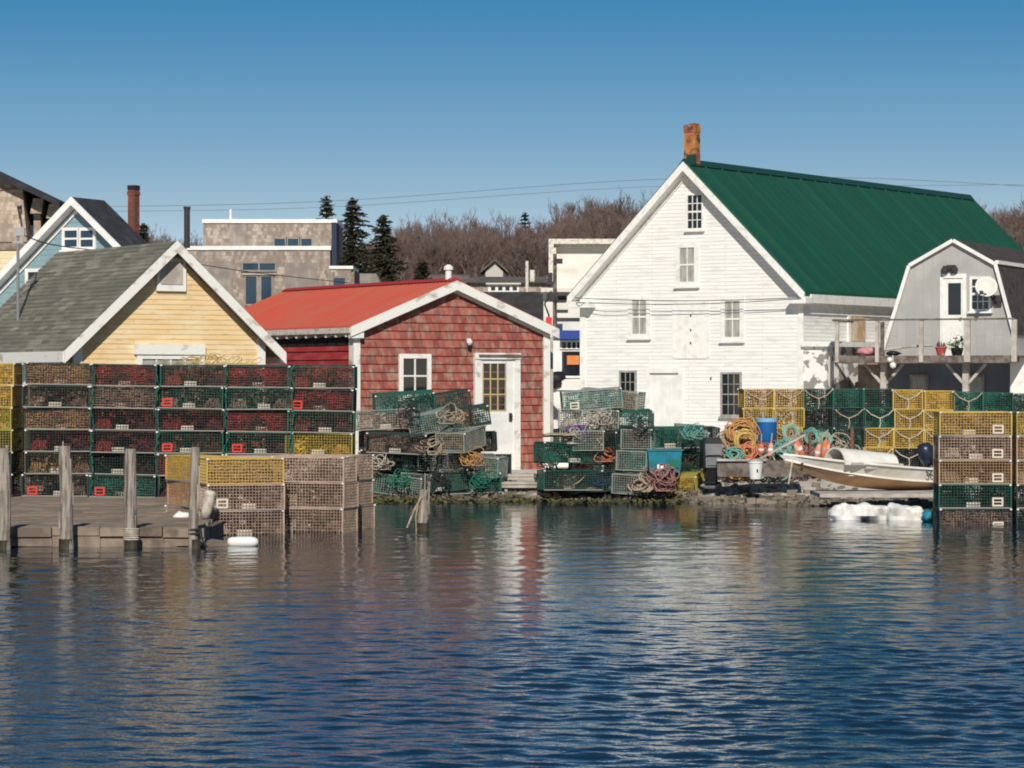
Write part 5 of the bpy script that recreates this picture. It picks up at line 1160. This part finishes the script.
# teal tote
tt = empty('teal_tote', P(663.5, 472, 53.0), R(4), 'teal plastic fish tote with a pale label in the trap pile', 'tote')
mb = MB(); mb.hexa([(-.27,-.2,0),(.27,-.2,0),(.27,.2,0),(-.27,.2,0)], [(-.30,-.23,.38),(.30,-.23,.38),(.30,.23,.38),(-.30,.23,.38)]); mb.box(-.32, .32, -.25, .25, .38, .405); mb.build('tote_body', M['teal_plastic'], tt)
mb = MB(); mb.box(-.14, .02, -.232, -.215, .06, .14); mb.build('label_patch', M['white'], tt)
mb = MB(); mb.box(.08, .24, -.236, -.215, .08, .22); mb.build('hand_hole', M['rope_green'], tt)
# dark bundle on shop terrace left of white house
lump('black_tarp_bundle', P(552, 388, 60), .26, .2, .16, M['black'], 'black tarp bundle on the ledge between red shed and white house', 'tarp bundle', 9, .6)
lg = MB(); x0 = (546-CX)/F*60.4; lg.box(x0, x0+.62, 60.0, 60.8, zat(390, 60), zat(387.8, 60)); lg.box(x0+.02, x0+.6, 60.05, 60.7, .3, zat(390, 60)-.003)
tag(lg.build('white_locker', M['white']), 'white locker with tan top right of the red shed corner', 'locker')
lg = MB(); a = P(549.5, 337, 58.6); lg.box(a.x-.05, a.x+.07, 58.5, 58.6, .4, a.z); tag(lg.build('wooden_post', M['rail']), 'pale wooden post just right of the red shed corner', 'post')
lg = MB(); a = P(555.5, 340, 60); lg.box(a.x-.10, a.x+.10, 60.9, 61.0, zat(391, 60), a.z); tag(lg.build('white_board', M['white_clean']), 'upright white board beside the pale post', 'board')

# ============================================================ BOAT
bo = empty('skiff', P(858, 490, 49.2), 0, 'white skiff with tan bottom pulled up on the shore', 'boat')
bo.scale = (.97, .94, .92); bo.rotation_euler = (R(-3), R(2.0), R(28))
# local: x from bow (-) to stern (+), y beam
Lb = 2.95
st_ = []
for k in range(15):
    t = k/14                      # 0 bow, 1 stern
    x = -Lb/2+Lb*t; bw = .62*min(1, (t*1.9)**.62) if t > 0 else .0
    sheer = .46-.10*t+.13*(1-t)**3; ch_w = bw*(.55+.3*t) if t > 0 else 0; ch_z = .15+.34*(1-t)**2.2; keel = .0+.45*(1-t)**3.2
    st_.append((x, bw, sheer, ch_w, ch_z, keel))
hw_, hb_ = MB(), MB()
for k in range(14):
    a, b = st_[k], st_[k+1]
    for sg in (-1, 1):
        q = [(a[0]+.0, sg*a[3], a[4]), (b[0], sg*b[3], b[4]), (b[0], sg*b[1], b[2]), (a[0]-.10*(1-k/14), sg*a[1], a[2])] if k == 0 else [(a[0], sg*a[3], a[4]), (b[0], sg*b[3], b[4]), (b[0], sg*b[1], b[2]), (a[0], sg*a[1], a[2])]
        hw_.face(q if sg < 0 else q[::-1])
        q2 = [(x_, y_*.93, z_+ (0.02 if i_ < 2 else 0)) for i_, (x_, y_, z_) in enumerate(q)]; hw_.face(q2[::-1] if sg < 0 else q2)
        qb = [(a[0], 0, a[5]), (b[0], 0, b[5]), (b[0], sg*b[3], b[4]-.003), (a[0], sg*a[3], a[4]-.003)]; hb_.face(qb if sg < 0 else qb[::-1])
        # gunwale
        hw_.beam((a[0], sg*a[1], a[2]+.01), (b[0], sg*b[1], b[2]+.01), .05, .035)
        hw_.beam((a[0], sg*(a[3]+.012), a[4]+.01), (b[0], sg*(b[3]+.012), b[4]+.01), .03, .03)
z = st_[-1]; hw_.face([(z[0], -z[3], z[4]), (z[0], z[3], z[4]), (z[0], z[1], z[2]), (z[0], -z[1], z[2])]); hb_.face([(z[0], -z[3], z[4]), (z[0], 0, z[5]), (z[0], z[3], z[4])])
hw_.box(-.4, Lb/2-.04, -.34, .34, .235, .25)
# foredeck
for k in range(4):
    a, b = st_[k], st_[k+1]; hw_.face([(a[0], -a[1], a[2]+.015), (b[0], -b[1], b[2]+.015), (b[0], b[1], b[2]+.015), (a[0], a[1], a[2]+.015)])
hw_.build('hull', M['hull_white'], bo); hb_.build('hull_bottom', M['hull_tan'], bo)
mb = MB(); mb.box(-.2, .05, -.55, .55, .36, .40); mb.box(.75, 1.0, -.56, .56, .36, .40); mb.build('thwart', M['rail'], bo)
mb = MB(); mb.box(-.5, .55, -.56, -.545, .42, .465); mb.build('coaming_board', M['rail'], bo)
# half round white cover
cv = MB(); n = 12
for (x0, x1, r0, r1) in ((-.60, .55, .34, .25),):
    for j in range(n):
        a0, a1 = math.pi*j/n, math.pi*(j+1)/n
        def q(x, r, a, t=0): return (x, -(r-t)*math.cos(a)-.18, .42+(r-t)*.95*math.sin(a))
        cv.face([q(x0, r0, a0), q(x0, r0, a1), q(x1, r1, a1), q(x1, r1, a0)][::-1]); cv.face([q(x0, r0, a0, .03), q(x0, r0, a1, .03), q(x1, r1, a1, .03), q(x1, r1, a0, .03)])
        cv.face([q(x0, r0, a0), q(x0, r0, a1), q(x0, r0, a1, .03), q(x0, r0, a0, .03)]); cv.face([q(x1, r1, a0), q(x1, r1, a1), (x1, -.18, .42)])
cv.build('cover', M['hull_white'], bo)
om = MB(); om.M = Matrix.Translation((Lb/2+.02, 0, .50)) @ Matrix.Rotation(R(-22), 4, 'Y')
om.lathe([(.05,.0),(.13,.04),(.15,.15),(.145,.30),(.10,.38),(.03,.40)], 14); om.box(-.05, .06, -.05, .05, -.35, .02); motor = om.build('outboard', mat('navy_cover', (.015,.022,.045), .35, spec=.5), bo, smooth=True)
def letters(body, size, parent):
    cu = bpy.data.curves.new('t', 'FONT'); cu.body = body; cu.size = size; cu.extrude = .004; ob_ = bpy.data.objects.new('t', cu); col.objects.link(ob_)
    bpy.context.view_layer.update(); me = bpy.data.meshes.new_from_object(ob_.evaluated_get(bpy.context.evaluated_depsgraph_get())); bpy.data.objects.remove(ob_)
    me.materials.clear(); me.materials.append(M['dark']); o_ = bpy.data.objects.new('registration_letters', me); col.objects.link(o_); return o_
tx = letters('SC', .17, bo); tx.parent = bo; tx.location = (.98, -.625, .25); tx.rotation_euler = (R(80), 0, 0)
mb = MB(); mb.tube([(-Lb/2+.12, -.05, .5), (-Lb/2-.02, -.22, .3), (-Lb/2-.15, -.35, .06)], .014, 6); mb.build('bow_line', M['rope_white'], bo)
mb = MB(); mb.lathe([(.012,0),(.03,.01),(.02,.03)], 8, (-Lb/2+.22, -.2, .42)); mb.build('bow_eye', M['iron'], bo)
# grey plank under the boat
pk = MB(); a = P(880, 493, 48.3); pk.box(a.x-1.0, a.x+1.0, 48.0, 49.6, a.z-.06, a.z)
tag(pk.build('slip_plank', M['rail']), 'wide pale plank lying under the stern of the skiff', 'plank')
# white foam billet in the water
def billet(c, lx, ly, lz, label, seed, name='foam_float', rot=0):
    mb = MB(); nu, nv = 40, 14
    for i in range(nu+1):
        t = i/nu; x = -lx+2*lx*t; en = min(1, (min(t, 1-t)*9)**.5) if 0 < t < 1 else .0
        for j in range(nv):
            a = 2*math.pi*j/nv; cy = math.copysign(abs(math.cos(a))**.5, math.cos(a)); cz = math.copysign(abs(math.sin(a))**.5, math.sin(a))
            k = en*(1+.6*noise.noise(Vector((x*3.0+seed, cy*1.5, cz*1.5)))+.25*noise.noise(Vector((x*9+seed, cy*4, cz*4))))
            mb.v.append((x, cy*ly*k, lz*.35+cz*lz*k*.75))
    for i in range(nu):
        for j in range(nv): a = i*nv+j; b = i*nv+(j+1) % nv; mb.f.append([a, b, b+nv, a+nv])
    return tag(mb.build(name, M['foam'], smooth=False, loc=c, rz=rot), label, 'float')
billet(P(862, 520, 45.6), .52, .22, .21, 'lumpy white foam float lying in the water left of the right stack', 1)
billet(P(905, 520, 45.5), .30, .2, .19, 'smaller broken white foam block right of the lumpy float', 5)
lump('teal_net_bundle', P(928, 522, 45.0), .10, .1, .09, M['teal_plastic'], 'teal net bundle between the white foam and the right stack', 'net bundle', 2, .5)
# white buoy floating
mb = MB(); mb.lathe([(.01,-.20),(.05,-.185),(.066,-.14),(.07,-.05),(.07,.1),(.062,.15),(.04,.185),(.01,.195)], 14, (0, 0, 0), 'x')
tag(mb.build('floating_buoy', M['bucket'], smooth=True, loc=P(243, 546, 38.2)+Vector((0, 0, .05)), rz=R(5)), 'white capsule shaped buoy floating at the end of the dock', 'buoy')

# ============================================================ DOCK AND POSTS
dk = empty('dock', (0, 0, 0), 0, 'low weathered plank dock at the left waterline', 'dock')
mb = MB(); zt = dock_z
y = 38.0
while y < 49.3:
    xr = (204-CX)/F*38+ (0 if y < 41 else .0) - (y-38)*.05
    xl = (-30-CX)/F*50
    w_ = .19
    if y > 47.6: xr = (357-CX)/F*48
    mb.box(xl, xr-tr_.uniform(0, .06), y, y+w_-.012, zt-.04, zt+tr_.uniform(-.006, .006)); y += w_
mb.build('decking', M['dock'], dk)
mb = MB(); xl = (-40-CX)/F*40
xx = xl
while xx < (200-CX)/F*38:
    x2 = min(xx+tr_.uniform(.35, 1.1), (206-CX)/F*38); dz = tr_.uniform(-.018, .012); mb.box(xx, x2-.012, 37.86+tr_.uniform(-.02, .02), 37.99, zt-.10+dz, zt+.012+dz); mb.box(xx, x2-.006, 37.89, 37.985, zt-.24-dz, zt-.11+dz); xx = x2
mb.build('fascia_beam', M['dock'], dk)
mb = MB()
for px in (-5, 40, 100, 165, 200):
    x = (px-CX)/F*38.2; mb.box(x-.05, x+.05, 38.0, 49.4, zt-.24, zt-.045)
mb.build('joist', M['wood_dark'], dk)
mb = MB(); a = (150-CX)/F*38; mb.hexa([(a, 37.75, -.02), ((232-CX)/F*38, 38.2, -.02), ((228-CX)/F*38, 38.5, -.02), (a, 39.5, -.02)], [(a, 37.75, .10), ((232-CX)/F*38, 38.2, .035), ((228-CX)/F*38, 38.5, .04), (a, 39.5, .10)])
mb.build('float_end', M['dock'], dk)
def post(px, yt, yb, D, wpx, label, seed, m='wood'):
    r = wpx/2/F*D; base = P(px, yb, D); o_ = empty('dock_post', (base.x, D, 0), 0, label, 'post'); top = zat(yt, D); rd = random.Random(seed)
    mb = MB(); pts = []; rs_ = []
    for k in range(9): t = k/8; pts.append((rd.uniform(-.008, .008)+.02*math.sin(seed+t*2), rd.uniform(-.008, .008), -.5+(top+.5)*t)); rs_.append(r*(1.08-.12*t)*rd.uniform(.96, 1.04))
    rs_[-1] *= .9; mb.tube(pts, rs_, 12)
    for q in range(7):
        a = rd.uniform(0, 6.28); z0 = rd.uniform(.1, top*.6); mb.beam((math.cos(a)*r*1.02, math.sin(a)*r*1.02, z0), (math.cos(a)*r*1.0, math.sin(a)*r*1.0, z0+rd.uniform(.2, .6)), .02, .012)
    mb.build('pole', M[m], o_, smooth=False); o_.rotation_euler = (R(rd.uniform(-1, 1)), R(rd.uniform(-1.2, 1.2)), 0)
    mb = MB(); mb.lathe([(r*1.13, -.5), (r*1.13, .10+rd.uniform(0, .05))], 12); mb.build('wet_foot', M['wet_wood'], o_)
    return o_, r
post(3, 448, 556, 37.4, 12, 'leftmost wooden dock post at the picture edge', 1)
post(66, 446, 552, 37.5, 13, 'thick grey dock post, second from the left', 2)
p3, r3 = post(131, 449, 549, 37.6, 12.5, 'dock post with pale rope wrapped round its foot', 3)
mb = MB()
for k in range(6): mb.lathe([(r3*1.15,.10+k*.026),(r3*1.32,.113+k*.026),(r3*1.15,.124+k*.026)], 14)
mb.build('rope_wrap', M['rope_white'], p3)
p4, r4 = post(195, 447, 548, 37.6, 9.5, 'thinnest dock post before the near yellow and brown traps', 4)
mb = MB(); mb.tube([(r4*1.2*math.cos(a), r4*1.2*math.sin(a), .15+a*.008) for a in [i*.5 for i in range(26)]]+[(.10, -.12, .12), (.16, -.1, .02)], .013, 5); mb.build('rope_wrap', M['wire_grey'], p4)
p5, r5 = post(423, 490, 531, 42.0, 11, 'short lone post in the water with a slanting rope', 5)
mb = MB(); mb.tube([(-.02, -.09, .48), (-.12, -.12, .30), (-.22, -.14, .05)], .013, 5); mb.tube([(-.05, -.09, .46), (-.10, -.10, .2), (-.09, -.1, 0)], .01, 5); mb.build('slanting_rope', M['rope_tan'], p5)
lump('white_jug', P(183, 522, 41.0), .14, .12, .07, M['foam'], 'white lumpy float on the dock beside the yellow trap', 'float', 4, .4)
lump('mud_stone', P(52, 526, 40.2), .05, .04, .025, M['foam'], 'small pale stone lying on the dock planks', 'stone', 6, .3)
mb = MB(); mb.M = Matrix.Translation(P(205, 518, 40.4)) @ Matrix.Rotation(R(12), 4, 'Y'); mb.lathe([(.06,0),(.075,.1),(.085,.32),(.08,.36),(.03,.38)], 14)
tag(mb.build('pale_jug', M['rope_white'], smooth=True), 'pale upright plastic jug leaning on the near stack', 'jug')
